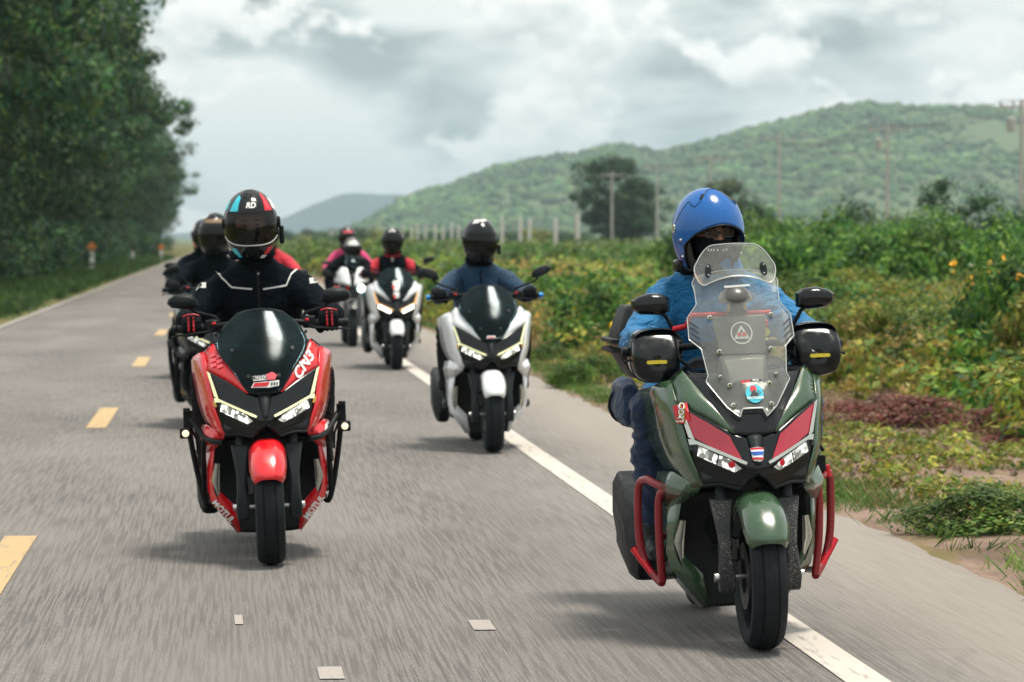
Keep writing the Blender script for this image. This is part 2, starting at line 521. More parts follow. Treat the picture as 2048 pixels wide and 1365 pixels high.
# sealed cracks: wandering dark lines
vo = n.new('ShaderNodeTexVoronoi'); vo.feature = 'DISTANCE_TO_EDGE'; vo.inputs['Scale'].default_value = 0.22
mp = n.new('ShaderNodeMapping'); mp.inputs['Scale'].default_value = (1.6, 0.32, 1)
wv = n.new('ShaderNodeTexNoise'); wv.inputs['Scale'].default_value = 1.2; wv.inputs['Detail'].default_value = 6
n.link(n.tc.outputs['Object'], wv.inputs['Vector'])
va = n.new('ShaderNodeVectorMath'); va.operation = 'MULTIPLY_ADD'; va.inputs[1].default_value = (1.6, 1.6, 0)
n.link(wv.outputs['Color'], va.inputs[0]); n.link(n.tc.outputs['Object'], va.inputs[2])
n.link(va.outputs[0], mp.inputs['Vector']); n.link(mp.outputs[0], vo.inputs['Vector'])
crk = n.ramp(vo.outputs['Distance'], [(0.004, 1.0), (0.012, 0.0)])
c = n.mix(n.math('MULTIPLY', crk, 0.12), c, (0.05, 0.048, 0.048))
b = n.bsdf(Base_Color=c, Roughness=n.ramp(fine, [(0.3, 0.72), (0.7, 0.9)]))
b.inputs['Specular IOR Level'].default_value = 0.3
n.link(n.bump(n.math('ADD', fine, n.math('MULTIPLY', strk, 0.4)), 0.45, 0.006), b.inputs['Normal']); n.done(b.outputs[0])

def mat_marking(name, col):
    n = NT(name)
    w = n.ramp(n.noise(30.0, 6.0, 0.7, vs=(1, 0.10, 1)), [(0.54, 0.0), (0.66, 0.8)])
    c = n.mix(n.math('MULTIPLY', n.noise(5.0, 5.0, vs=(1, 0.2, 1)), 0.35), col, (0.30, 0.26, 0.22))
    c = n.mix(w, c, (0.20, 0.185, 0.17))
    b = n.bsdf(Base_Color=c, Roughness=0.7)
    n.link(n.bump(n.noise(170.0, 3.0, vs=(1, 0.16, 1)), 0.35, 0.004), b.inputs['Normal']); n.done(b.outputs[0])
mat_marking('marking_white', (0.56, 0.515, 0.465))
mat_marking('marking_yellow', (0.50, 0.335, 0.14))
mat_marking('marking_worn', (0.34, 0.312, 0.29))
mat_marking('marking_faded', (0.30, 0.275, 0.25))

# ---- ground, verges, road
sheet('ground', -5000, 5000, -300, 7500, 20, 20, lambda x, y: -0.05, 'ground_field')

def lump(x, y, s, a): return a * noise.noise(Vector((x * s, y * s * 0.7, 3.1)))
def verge_r(x, y):
    t = max(0.0, x - 3.0)
    return -0.035 + min(t, 0.5) * 0.08 + min(t, 1.0) * (lump(x, y, 2.2, 0.05) + lump(x, y, 6.0, 0.022)) + 0.05 * max(0, x - 6.5)
sheet('verge', 3.0, 12.0, 6, 130, 60, 560, verge_r, 'dirt')
def verge_l(x, y): return -0.035 + min(max(0.0, -3.6 - x), 0.8) * 0.10 + min(1, max(0, -3.6 - x)) * lump(x, y, 1.5, 0.05)
sheet('grass_verge', -10.0, -3.6, 30, 480, 24, 300, verge_l, 'ground_field')

def edge_r(y): return 3.30 + 0.10 * noise.noise(Vector((0.5, y * 0.35, 0))) + 0.05 * noise.noise(Vector((0.5, y * 2.0, 4)))
def edge_w(y): return 5.45 + 0.55 * noise.noise(Vector((1.5, y * 0.16, 2.0))) + 0.35 * noise.noise(Vector((8.5, y * 0.7, 2.0))) - max(0, min(2.3, (y - 32) * 0.11))
def edge_l(y): return -3.90 + 0.08 * noise.noise(Vector((9.5, y * 0.2, 0)))
ys = np.concatenate([np.linspace(-30, 80, 330), np.linspace(82, 900, 160)])
V = []; F = []
NXR = 14
for y in ys:
    a, bb = edge_l(y), edge_r(y)
    for k in range(NXR + 1):
        x = a + (bb - a) * k / NXR
        V.append((x, y, 0.0 if 0 < k < NXR else -0.03))
for i in range(len(ys) - 1):
    for k in range(NXR):
        q = i * (NXR + 1) + k; F.append((q, q + 1, q + NXR + 2, q + NXR + 1))
# lower the outermost strip so the slab has a real edge
me = quad_mesh('road', np.array(V), np.array(F))
road = link_mesh('road', me, 'asphalt'); road['kind'] = 'structure'

def strip(name, x0, x1, y0, y1, mat, z=0.004, skew=0.0):
    ny = max(1, int((y1 - y0) / 2.0))
    V = []; F = []
    for i in range(ny + 1):
        y = y0 + (y1 - y0) * i / ny
        j = 0.006 * noise.noise(Vector((x0, y * 1.3, 0)))
        V += [(x0 + j + skew * (y - y0), y, z), (x1 + j + skew * (y - y0), y, z)]
        if i: F.append((2 * i - 2, 2 * i - 1, 2 * i + 1, 2 * i))
    return link_mesh(name, quad_mesh(name, np.array(V), np.array(F)), mat, road)
strip('edge_line', 1.95, 2.095, -20, 600, 'marking_white')
strip('edge_line', -3.66, -3.54, -20, 600, 'marking_faded')
for k in range(0, 24):
    strip('lane_dash', -1.035, -0.885, 12.75 + 12 * k, 15.75 + 12 * k, 'marking_yellow')
strip('paint_patch', 0.885, 0.965, 11.80, 12.11, 'marking_worn')
strip('paint_patch', 0.295, 0.375, 10.52, 10.82, 'marking_worn')
strip('paint_patch', 0.030, 0.060, 12.05, 12.35, 'marking_worn')
strip('paint_patch', 2.25, 2.29, 13.1, 13.6, 'marking_worn')

# ---- foliage
mat_leaf('leaf_dark', [(0.012, 0.046, 0.022), (0.020, 0.070, 0.026), (0.032, 0.095, 0.030), (0.045, 0.115, 0.030), (0.10, 0.140, 0.028), (0.026, 0.080, 0.030)])
mat_leaf('leaf_tree', [(0.014, 0.050, 0.024), (0.024, 0.072, 0.028), (0.038, 0.095, 0.030), (0.06, 0.12, 0.036)])
mat_leaf('leaf_grey', [(0.035, 0.065, 0.030), (0.05, 0.085, 0.035), (0.075, 0.105, 0.045), (0.12, 0.13, 0.07)])
mat_leaf('leaf_bush', [(0.022, 0.090, 0.016), (0.05, 0.145, 0.020), (0.09, 0.205, 0.026), (0.17, 0.27, 0.036)], clump=1.6)
mat_leaf('leaf_weed', [(0.07, 0.15, 0.020), (0.14, 0.23, 0.03), (0.25, 0.31, 0.04), (0.36, 0.34, 0.05), (0.20, 0.26, 0.04), (0.32, 0.24, 0.06)], clump=2.5)
mat_leaf('leaf_ochre', [(0.26, 0.17, 0.05), (0.32, 0.22, 0.06), (0.20, 0.12, 0.05), (0.22, 0.20, 0.05), (0.13, 0.14, 0.04)])
mat_leaf('leaf_field', [(0.045, 0.11, 0.022), (0.07, 0.15, 0.028), (0.11, 0.19, 0.036), (0.17, 0.22, 0.045)])
mat_leaf('grass_dry', [(0.26, 0.19, 0.09), (0.34, 0.26, 0.12), (0.20, 0.16, 0.05), (0.16, 0.15, 0.04), (0.24, 0.15, 0.08)], trans=0.2)
mat_leaf('grass_green', [(0.030, 0.070, 0.015), (0.045, 0.095, 0.018), (0.07, 0.12, 0.025)])
mat_leaf('leaf_wine', [(0.14, 0.030, 0.035), (0.20, 0.05, 0.05), (0.10, 0.035, 0.03), (0.22, 0.11, 0.08)])
mat_leaf('petal_yellow', [(0.75, 0.42, 0.03), (0.80, 0.52, 0.04), (0.70, 0.33, 0.03)], trans=0.2)
mat_leaf('hill_canopy', clump=0.03, cols=[(0.030, 0.070, 0.022), (0.045, 0.090, 0.026), (0.065, 0.110, 0.032), (0.095, 0.130, 0.042), (0.040, 0.082, 0.030)], trans=0.0, rough=0.8)
n = NT('bark')
f = n.noise(18.0, 6.0, 0.65, vs=(1, 1, 0.25))
b = n.bsdf(Base_Color=n.mix(f, (0.07, 0.05, 0.035), (0.20, 0.155, 0.115)), Roughness=0.9)
n.link(n.bump(f, 0.8, 0.03), b.inputs['Normal']); n.done(b.outputs[0])

def leaf_quads(P, Nn, size, aspect=0.5, r=rng):
    """a kite-shaped leaf at every point of P, facing about Nn"""
    k = len(P)
    Nn = Nn / np.maximum(np.linalg.norm(Nn, axis=1, keepdims=True), 1e-6)
    t = r.normal(size=(k, 3)); t -= (t * Nn).sum(1, keepdims=True) * Nn
    t /= np.maximum(np.linalg.norm(t, axis=1, keepdims=True), 1e-6)
    w = np.cross(Nn, t)
    s = (np.asarray(size) * (0.6 + 0.8 * r.random(k)))[:, None]
    V = np.stack([P - t * s, P + w * s * aspect - Nn * s * 0.12, P + t * s, P - w * s * aspect - Nn * s * 0.12], 1).reshape(-1, 3)
    return V, np.arange(k * 4).reshape(-1, 4)

def leaf_clumps(C, rad, per, size, up=0.5, squash=0.75, r=rng, aspect=0.5):
    """per leaves round each clump centre, on a flattened shell with a loose edge"""
    k = len(C)
    d = r.normal(size=(k, per, 3)); d /= np.linalg.norm(d, axis=2, keepdims=True)
    q = 0.45 + 0.62 * r.random((k, per, 1)) ** 0.6
    P = C[:, None, :] + d * q * rad[:, None, None] * np.array([1, 1, squash])
    Nn = d + np.array([0, 0, up]) + r.normal(size=(k, per, 3)) * 0.35
    return leaf_quads(P.reshape(-1, 3), Nn.reshape(-1, 3), size, aspect, r)

def crown_points(k, rx, ry, z0, z1, r, inner=0.55, lobes=9):
    """clump centres filling an uneven crown: a few big lobes, denser near the surface"""
    L = r.normal(size=(lobes, 3)); L /= np.linalg.norm(L, axis=1, keepdims=True); L[:, 2] = np.abs(L[:, 2]) * 0.9 - 0.15
    amp = 0.15 + 0.45 * r.random(lobes)
    d = r.normal(size=(k, 3)); d /= np.linalg.norm(d, axis=1, keepdims=True)
    q = inner + (1 - inner) * r.random((k, 1)) ** 0.55
    q = np.where(r.random((k, 1)) < 0.12, q * (1.1 + 0.22 * r.random((k, 1))), q)
    bulge = 0.78 + (amp[None, :] * np.maximum(0, d @ L.T) ** 6).sum(1, keepdims=True)
    zc, hz = (z0 + z1) / 2, (z1 - z0) / 2
    return d * q * bulge * np.array([rx, ry, hz]) + np.array([0, 0, zc])

def tree_meshes(seed, h, rx, z0, k, per, size, crad, leaf_mat, trunk_r=0.16, squash=0.7):
    r = np.random.default_rng(seed); rnd = random.Random(seed)
    C = crown_points(k, rx, rx, z0, h, r)
    V, F = leaf_clumps(C, crad * (0.6 + 0.8 * r.random(len(C))), per, size, 0.7, squash, r)
    cm = quad_mesh('crown', V, F); cm.materials.append(MATS[leaf_mat])
    m = MB()
    top = Vector((rnd.uniform(-.3, .3), rnd.uniform(-.3, .3), h * 0.72))
    m.tube([(0, 0, -0.1), (0.05, 0, h * 0.12), (top.x * .4, top.y * .4, h * 0.4), top], [trunk_r * 1.25, trunk_r, trunk_r * 0.75, trunk_r * 0.3], 10)
    for q in range(9):
        t = 0.25 + 0.6 * q / 9; a = q * 2.4 + rnd.random()
        b0 = Vector((top.x * t, top.y * t, h * (0.12 + 0.6 * t)))
        L = rx * rnd.uniform(0.5, 0.8) * (1.1 - 0.4 * t)
        e = b0 + Vector((math.cos(a) * L, math.sin(a) * L, L * rnd.uniform(0.25, 0.7)))
        mid = b0.lerp(e, 0.5) + Vector((0, 0, -0.08 * L))
        m.tube([b0, mid, e], [trunk_r * 0.45, trunk_r * 0.28, trunk_r * 0.08], 6)
    tm = m.mesh('trunk', 60); tm.materials.append(MATS['bark'])
    return tm, cm

def place_tree(name, meshes, loc, s, rz, label, group=None, cat='tree', sz=1.0, tilt=0.0):
    e = empty(name, loc, (0, tilt, rz)); e.scale = (s, s, s * sz)
    link_mesh('trunk', meshes[0], None, e); link_mesh('crown', meshes[1], None, e)
    return tag(e, label, cat, group)

row = [tree_meshes(100 + i, 11.5 + i * 0.6, 4.9, 0.6, 185, 130, 0.12, 0.80, 'leaf_dark', 0.22) for i in range(4)]
rr = random.Random(5)
y = 80.0; i = 0
while y < 430:
    s = rr.uniform(0.92, 1.12)
    place_tree('roadside_tree', row[i % 4], (-8.9 + rr.uniform(-0.9, 0.7) - min(1.9, max(0.0, (y - 150) * 0.03)), y, -0.02), s, rr.uniform(0, 6.28),
               'tall dense dark green tree in the row along the grass verge', 'dense row of trees along the grass verge', sz=rr.uniform(0.95, 1.15))
    y += rr.uniform(5.2, 7.2) if y < 200 else rr.uniform(7, 9.5); i += 1
for k in range(14):
    place_tree('roadside_tree', row[(k + 2) % 4], (-13.5 + rr.uniform(-1, 1), 125 + k * 17 + rr.uniform(-3, 3), -0.02), rr.uniform(1.15, 1.35), rr.uniform(0, 6.28),
               'taller dark green tree standing behind the dense verge row', 'taller trees behind the verge row')
# undergrowth below that row
ub = []
for i in range(3):
    r = np.random.default_rng(300 + i)
    C = crown_points(40, 1.5, 1.5, -0.3, 2.1, r, 0.5)
    V, F = leaf_clumps(C, 0.5 * (0.6 + 0.8 * r.random(len(C))), 110, 0.085, 0.7, 0.75, r)
    me = quad_mesh('undergrowth', V, F); me.materials.append(MATS['leaf_dark']); ub.append(me)
y = 84.0; i = 0
while y < 330:
    o = link_mesh('undergrowth_shrub', ub[i % 3], None)
    o.location = (-7.5 + rr.uniform(-0.9, 0.25), y, 0); o.rotation_euler = (0, 0, rr.uniform(0, 6)); s = rr.uniform(0.8, 1.35); o.scale = (s, s, s * rr.uniform(0.8, 1.2))
    tag(o, 'dark leafy undergrowth shrub at the foot of the verge trees', 'shrub', 'undergrowth below the verge trees')
    y += rr.uniform(2.2, 3.6) if y < 160 else rr.uniform(4, 7); i += 1

# ---- trees and bushes on the field side
def solo(name, seed, loc, h, rx, z0, k, per, size, crad, leaf, label, tr=0.12, tilt=0.0):
    return place_tree(name, tree_meshes(seed, h, rx, z0, k, per, size, crad, leaf, tr), loc, 1.0, seed * 1.3, label, tilt=tilt)
solo('field_tree', 41, (38.4, 330, -0.05), 10.6, 3.5, 0.5, 110, 120, 0.16, 0.9, 'leaf_tree', 'tall dark rounded tree standing behind a power pole', 0.2)
solo('field_tree', 42, (41.4, 336, -0.05), 8.0, 2.7, 0.3, 80, 120, 0.16, 0.85, 'leaf_tree', 'lower dark tree leaning against the tall rounded tree', 0.16)
solo('field_tree', 43, (35.0, 228, -0.05), 5.9, 2.0, 1.6, 46, 90, 0.12, 0.55, 'leaf_grey', 'thin grey green tree with open crown before the hill', 0.16)
solo('field_tree', 44, (36.6, 226, -0.05), 4.2, 1.5, 0.4, 40, 100, 0.12, 0.5, 'leaf_tree', 'short dark tree under the thin grey green tree', 0.12)
solo('field_tree', 45, (17.0, 75.5, -0.05), 3.05, 0.72, 0.9, 26, 120, 0.055, 0.34, 'leaf_tree', 'small dark leaning tree rising above the bushes', 0.07, tilt=0.16)

bush = []
for i in range(4):
    r = np.random.default_rng(400 + i)
    C = crown_points(46, 1.0, 1.0, -0.35, 1.15, r, 0.5, 5)
    V, F = leaf_clumps(C, 0.30 * (0.6 + 0.8 * r.random(len(C))), 130, 0.045, 0.7, 0.8, r)
    bush.append((V, F))
bmesh_ = {}
def bush_mesh(i, leaf):
    if (i, leaf) not in bmesh_:
        me = quad_mesh('bush', *bush[i]); me.materials.append(MATS[leaf]); bmesh_[(i, leaf)] = me
    return bmesh_[(i, leaf)]
def put_bush(loc, rx, h, leaf, label, group=None, name='bush', cat='bush'):
    i = rr.randrange(4)
    o = link_mesh(name, bush_mesh(i, leaf), None)
    o.location = loc; o.rotation_euler = (0, 0, rr.uniform(0, 6.28)); o.scale = (rx, rx, h / 1.2)
    return tag(o, label, cat, group)
put_bush((19.1, 100, 0), 1.35, 2.75, 'leaf_tree', 'tall rounded dark green bush standing over its neighbours')
for x, y, rx, h in ((18.2, 106, .9, 2.05), (17.0, 108, .8, 2.0), (21.4, 103, .9, 2.0), (22.2, 108, .7, 2.35), (20.6, 98, 0.9, 1.95), (23.2, 99, 1.2, 2.0), (24.5, 104, 1.2, 2.0)):
    put_bush((x, y, 0), rx, h, 'leaf_tree', 'dark green bush in the far hedge below the hill', 'dark bushes of the far hedge')
for x, y, rx, h in ((16.9, 71, 1.0, 2.25), (17.9, 74, 1.1, 2.3), (15.2, 69, 0.9, 1.75), (13.6, 72, 0.9, 1.7)):
    put_bush((x, y, 0), rx, h, 'leaf_tree', 'dark green bush crowding round the small leaning tree', 'dark bushes round the leaning tree')
for k in range(34):
    t = k / 33
    put_bush((9.6 + 5.2 * t + rr.uniform(-.5, .5), 62 + rr.uniform(-9, 9), 0), rr.uniform(0.8, 1.3), rr.uniform(1.3, 2.1), 'leaf_bush',
             'bright green leafy bush in the thick roadside scrub', 'bright green bushes of the roadside scrub')
for x, y, rx, h, lab in ((6.75, 28.0, .62, 1.42, 'broad deep green shrub standing in the yellow flowering weeds'), (7.1, 29.6, .6, 1.5, 'tallest deep green shrub, behind the broad one in the weeds'), (6.95, 26.6, .5, 1.05, 'lower green shrub at the foot of the broad deep green one')):
    put_bush((x, y, 0), rx, h, 'leaf_bush', lab, 'tall shrubs among yellow weeds')
for k in range(34):
    yy = rr.uniform(125, 190)
    put_bush((rr.uniform(0.055, 0.20) * yy, yy, 0), rr.uniform(1.3, 2.2), rr.uniform(0.8, 1.35), 'leaf_bush',
             'low spreading green bush out in the open field', 'low bushes out in the field')
for k in range(46):
    yy = rr.uniform(26, 56)
    put_bush((rr.uniform(edge_w(yy) + 0.3, 0.235 * yy + 0.9), yy, 0.02), rr.uniform(0.35, 0.8), rr.uniform(0.5, 1.15), ('leaf_weed', 'leaf_field', 'leaf_bush')[k % 3],
             ('yellowish leafy clump standing up out of the weedy bank', 'fresh green leafy clump standing up out of the weedy bank', 'deep green leafy clump standing up out of the weedy bank')[k % 3],
             ('yellowish clumps on the bank', 'fresh green clumps on the bank', 'deep green clumps on the bank')[k % 3], name='weed_clump', cat='plant')
put_bush((3.62, 15.6, 0), 0.42, 0.25, 'leaf_field', 'low bright green shrub growing over the asphalt edge', name='shrub', cat='shrub')
put_bush((3.95, 14.6, 0), 0.36, 0.17, 'leaf_field', 'small pale green shrub beside the low bright one', name='shrub', cat='shrub')
for x, y, rx, h, lab in ((3.28, 31.6, .26, .24, 'ankle high green shrub growing right at the asphalt edge beside the weeds'), (3.62, 32.3, .3, .3, 'tallest of the small green shrubs by the shoulder'), (3.95, 32.0, .22, .22, 'smallest of the green shrubs by the shoulder'), (4.3, 34.5, .3, .3, 'green shrub set back on the dirt towards the weeds'), (3.6, 37.0, .35, .25, 'broad flat green shrub behind the other shoulder shrubs')):
    put_bush((x, y, 0), rx, h, 'leaf_bush', lab, 'low shrubs on the dirt shoulder', name='shrub', cat='shrub')
for x, y, rx, h, lab in ((5.1, 24.5, .5, .24, 'widest withered wine red creeper lying on the dirt'), (5.7, 23.2, .45, .22, 'withered wine red creeper nearer the broad green shrub'), (5.4, 21.8, .4, .14, 'flattest scrap of withered wine red creeper on bare dirt')):
    put_bush((x, y, 0.02), rx, h, 'leaf_wine', lab, 'withered creepers on the dirt', name='creeper', cat='plant')

# ---- uncountable growth: weeds, grass, flowers
def scatter_clumps(name, pts, rad, per, size, mat, up=0.6, squash=0.9, label=None, cat='weeds', aspect=0.5):
    C = np.asarray(pts, float)
    V, F = leaf_clumps(C, np.asarray(rad, float), per, size, up, squash, aspect=aspect)
    o = link_mesh(name, quad_mesh(name, V, F), mat)
    return tag(o, label, cat, kind='stuff')

def rand_pts(k, y0, y1, xa, xb, zf):
    """points spread evenly over ground between the lines X=xa(Y) and X=xb(Y)"""
    out = []
    while len(out) < k:
        y = y0 + (y1 - y0) * rng.random(); w = (xb(y) - xa(y)) / (xb(y1) - xa(y0) + 1e-6)
        if rng.random() > w + 0.15: continue
        x = xa(y) + (xb(y) - xa(y)) * rng.random()
        out.append((x, y, zf(x, y)))
    return np.array(out)

def hgt(x, y): return 0.30 + 0.35 * (0.5 + noise.noise(Vector((x * 0.6, y * 0.25, 7))))
near = rand_pts(4200, 17, 62, edge_w, lambda y: max(8.0, 0.25 * y + 1.2), lambda x, y: verge_r(x, y) + rng.random() * hgt(x, y))
def by_noise(P, f):
    q = np.array([noise.noise(Vector((p[0] * f, p[1] * f * 0.45, 3.3))) + 0.5 * noise.noise(Vector((p[0] * f * 3, p[1] * f, 8.3))) for p in P]) + 0.12 * rng.normal(size=len(P))
    return q < -0.22, (q >= -0.22) & (q < 0.20), q >= 0.20
ka, kb, kc = by_noise(near, 0.45)
scatter_clumps('green_weeds', near[ka], 0.12 + 0.14 * rng.random(ka.sum()), 26, 0.05, 'leaf_bush', label='deep green leafy patches of weeds on the bank beyond the dirt')
scatter_clumps('weeds', near[kb], 0.10 + 0.12 * rng.random(kb.sum()), 24, 0.045, 'leaf_weed', label='yellow green flowering weeds covering the bank beyond the dirt')
scatter_clumps('ochre_weeds', near[kc], 0.09 + 0.12 * rng.random(kc.sum()), 20, 0.04, 'leaf_ochre', label='withered ochre patches of weeds on the bank beyond the dirt')
mid = rand_pts(6500, 55, 135, lambda y: 3.5, lambda y: 0.25 * y + 1.5, lambda x, y: rng.random() * (0.35 + 0.4 * hgt(x, y)))
ka, kb, kc = by_noise(mid, 0.2)
mid[ka, 2] *= 1.5
scatter_clumps('green_weeds', mid[ka], 0.25 + 0.3 * rng.random(ka.sum()), 24, 0.09, 'leaf_bush', label='green leafy weed patches in the field behind the scooters')
scatter_clumps('weeds', mid[kb], 0.2 + 0.22 * rng.random(kb.sum()), 22, 0.085, 'leaf_weed', label='olive and yellow weeds filling the field behind the scooters')
scatter_clumps('ochre_weeds', mid[kc], 0.2 + 0.2 * rng.random(kc.sum()), 22, 0.08, 'leaf_ochre', label='dry ochre weed patches in the field behind the scooters')
far = rand_pts(5000, 125, 420, lambda y: 3.8, lambda y: 0.21 * y, lambda x, y: rng.random() * 0.7)
scatter_clumps('field_growth', far, 0.55 + 0.6 * rng.random(len(far)), 24, 0.2, 'leaf_field', label='even green low growth of the distant field', cat='field growth')
tops = np.stack([6.5 + 0.75 * rng.random(30), 26.6 + 3.2 * rng.random(30), 0.75 + 0.5 * rng.random(30)], 1)
scatter_clumps('shrub_flowers', tops, np.full(30, 0.035), 9, 0.02, 'petal_yellow', up=1.0, label='yellow blossoms on the tall deep green shrubs', cat='flowers', aspect=0.8)
fl = near[(rng.random(len(near)) < 0.09) & np.array([noise.noise(Vector((p[0] * .7, p[1] * .4, 1.1))) > 0.12 for p in near])] + np.array([0, 0, 0.16])
scatter_clumps('flowers', fl, np.full(len(fl), 0.035), 9, 0.022, 'petal_yellow', up=1.0, label='small yellow flowers dotted over the weedy bank', cat='flowers', aspect=0.8)

def blades(name, P, h, w, lean, mat, label, cat='grass'):
    k = len(P); a = rng.random(k) * 6.283; hh = h * (0.5 + rng.random(k)); ww = w * (0.7 + 0.6 * rng.random(k))
    s = np.stack([np.cos(a), np.sin(a), np.zeros(k)], 1)
    ln = rng.normal(size=(k, 3)) * lean; ln[:, 2] = 1; tip = P + ln * hh[:, None]; midp = P + ln * hh[:, None] * 0.55 + np.array([0, 0, 0.08]) * hh[:, None]
    V = np.stack([P - s * ww[:, None], P + s * ww[:, None], midp + s * ww[:, None] * 0.8, tip], 1).reshape(-1, 3)
    o = link_mesh(name, quad_mesh(name, V, np.arange(k * 4).reshape(-1, 4)), mat)
    return tag(o, label, cat, kind='stuff')
T = rand_pts(1500, 12, 60, lambda y: edge_r(y) + 0.12, lambda y: edge_w(y) + 0.6, verge_r)
keep = np.array([noise.noise(Vector((p[0] * 0.9, p[1] * 0.35, 5))) > -0.05 for p in T])
T = np.repeat(T[keep], 14, 0); T[:, :2] += rng.normal(size=(len(T), 2)) * 0.09
blades('dry_grass', T, 0.07, 0.005, 0.9, 'grass_dry', 'sparse tufts of dry tan grass on the dirt shoulder')
T = rand_pts(520, 11, 62, lambda y: edge_r(y) - 0.03, lambda y: edge_r(y) + 0.30, verge_r)
T = np.repeat(T, 44, 0); T[:, :2] += rng.normal(size=(len(T), 2)) * 0.08
blades('edge_grass', T, 0.055, 0.0032, 0.7, 'leaf_field', 'thin line of olive grass along the asphalt edge')
T = rand_pts(5200, 46, 250, lambda y: -6.6, lambda y: -3.95, verge_l)
T = np.repeat(T, 9, 0); T[:, :2] += rng.normal(size=(len(T), 2)) * 0.12
blades('verge_grass', T, 0.22, 0.018, 0.5, 'grass_green', 'short green grass of the verge below the tree row')
dw = rand_pts(900, 13, 40, lambda y: edge_r(y) + 0.25, edge_w, lambda x, y: verge_r(x, y) + 0.03)
dw = dw[np.array([noise.noise(Vector((p[0] * 1.1, p[1] * 0.4, 15))) > -0.12 for p in dw])]
scatter_clumps('dirt_weeds', dw, 0.06 + 0.10 * rng.random(len(dw)), 26, 0.026, 'leaf_weed', squash=0.45, label='small olive weeds creeping over the bare dirt', cat='weeds')
# twigs and clods on the dirt
m = MB()
for p in rand_pts(900, 13, 45, lambda y: edge_r(y) + 0.2, edge_w, verge_r):
    s = rr.uniform(0.008, 0.035)
    q = Matrix.Rotation(rr.uniform(0, 3), 3, Vector((rr.random(), rr.random(), rr.random() + .1)))
    m.box((p[0], p[1], p[2] + s * 0.3), (s * rr.uniform(.8, 1.8), s * 1.2, s * 0.8), q)
tag(m.build('clods', 'dirt', None, 0), 'small clods and stones scattered over the bare dirt', 'clods', kind='stuff')
# a crumpled white bag caught in the grass
def crumple(name, loc, s, label):
    bm = bmesh.new(); bmesh.ops.create_icosphere(bm, subdivisions=3, radius=s)
    for v in bm.verts:
        k = 1 + 0.55 * noise.noise(v.co * (3.2 / s) * 0.6) + 0.2 * noise.noise(v.co * (8 / s) * 0.6)
        v.co *= k; v.co.z *= 0.7
    me = bpy.data.meshes.new(name); bm.to_mesh(me); bm.free()
    o = link_mesh(name, me, 'white_print'); o.location = loc
    return tag(o, label, 'litter')
crumple('plastic_bag', (5.55, 40.0, 0.16), 0.055, 'crumpled white plastic bag caught in roadside grass')
crumple('paper_scrap', (8.9, 39.0, 1.10), 0.036, 'pale paper scrap snagged high in the flowering weeds')
crumple('paper_litter', (-4.55, 90.0, 0.16), 0.13, 'pale litter lying in the grass of the verge')

# ---- posts, poles
mat_basic('concrete', (0.42, 0.41, 0.38), 0.85, var=0.25, nscale=6, bump=0.3, bscale=60)
mat_basic('concrete_pale', (0.66, 0.64, 0.60), 0.85, var=0.2, nscale=5, bump=0.3, bscale=60)
mat_basic('porcelain', (0.25, 0.22, 0.20), 0.3)
mat_basic('wire', (0.05, 0.05, 0.05), 0.5)
POLE_X, POLE_H = 36.5, 7.9
pole_y = [150, 181, 217, 248, 279, 312, 345]
pole_lab = ['concrete power pole with wires, rising beside the bushes and hill crest', 'concrete power pole with crossarm standing over the tall rounded bush',
            'tall pale concrete power pole rising beside the thin grey green tree', 'concrete power pole whose foot hides behind the thin grey green tree',
            'concrete power pole between the rounded tree and the thin tree', 'pale concrete power pole in front of the tall rounded tree', 'small far concrete power pole past the rounded tree']
for k, yy in enumerate(pole_y):
    e = empty('power_pole', (POLE_X if yy < 300 else POLE_X, yy, -0.05))
    tag(e, pole_lab[k], 'pole', 'power poles across the field')
    m = MB(); H_ = POLE_H + (0.5 if yy == 217 else 0)
    m.loft([[(sx_ * w, sy_ * w, z) for sx_, sy_ in ((-1, -1), (1, -1), (1, 1), (-1, 1))] for z, w in ((-0.3, 0.125), (H_ * 0.5, 0.10), (H_, 0.075))])
    m.build('shaft', 'concrete', e, bevel=0.02)
    MB().box((0, 0.14, H_ - 0.35), (2.1, 0.10, 0.12)).build('crossarm', 'concrete', e, bevel=0.01)
    for x in (-0.95, -0.35, 0.35, 0.95):
        MB().lathe([(0, 0.03), (0.05, 0.07), (0.10, 0.045), (0.15, 0.07), (0.2, 0.03), (0.26, 0.0)], 'z', (x, 0.14, H_ - 0.29), 10).build('insulator', 'porcelain', e)
    if yy in (150, 181):
        MB().lathe([(0, 0.0), (0.0, 0.22), (0.62, 0.22), (0.7, 0.0)], 'z', (-0.5, -0.1, H_ - 1.5), 14).build('transformer', 'concrete', e)
for x in (-0.95, -0.35, 0.35, 0.95):
    m = MB()
    pts = []
    ends = [100] + pole_y
    for a, bb in zip(ends[:-1], ends[1:]):
        for t in range(8):
            tt = t / 8; pts.append((POLE_X + x, a + (bb - a) * tt + 0.14, POLE_H - 0.05 - 0.05 - 0.55 * 4 * tt * (1 - tt)))
    m.tube(pts, 0.012, 5)
    tag(m.build('power_line', 'wire'), 'thin sagging wire strung between the concrete power poles', 'wire', 'wires of the power poles')

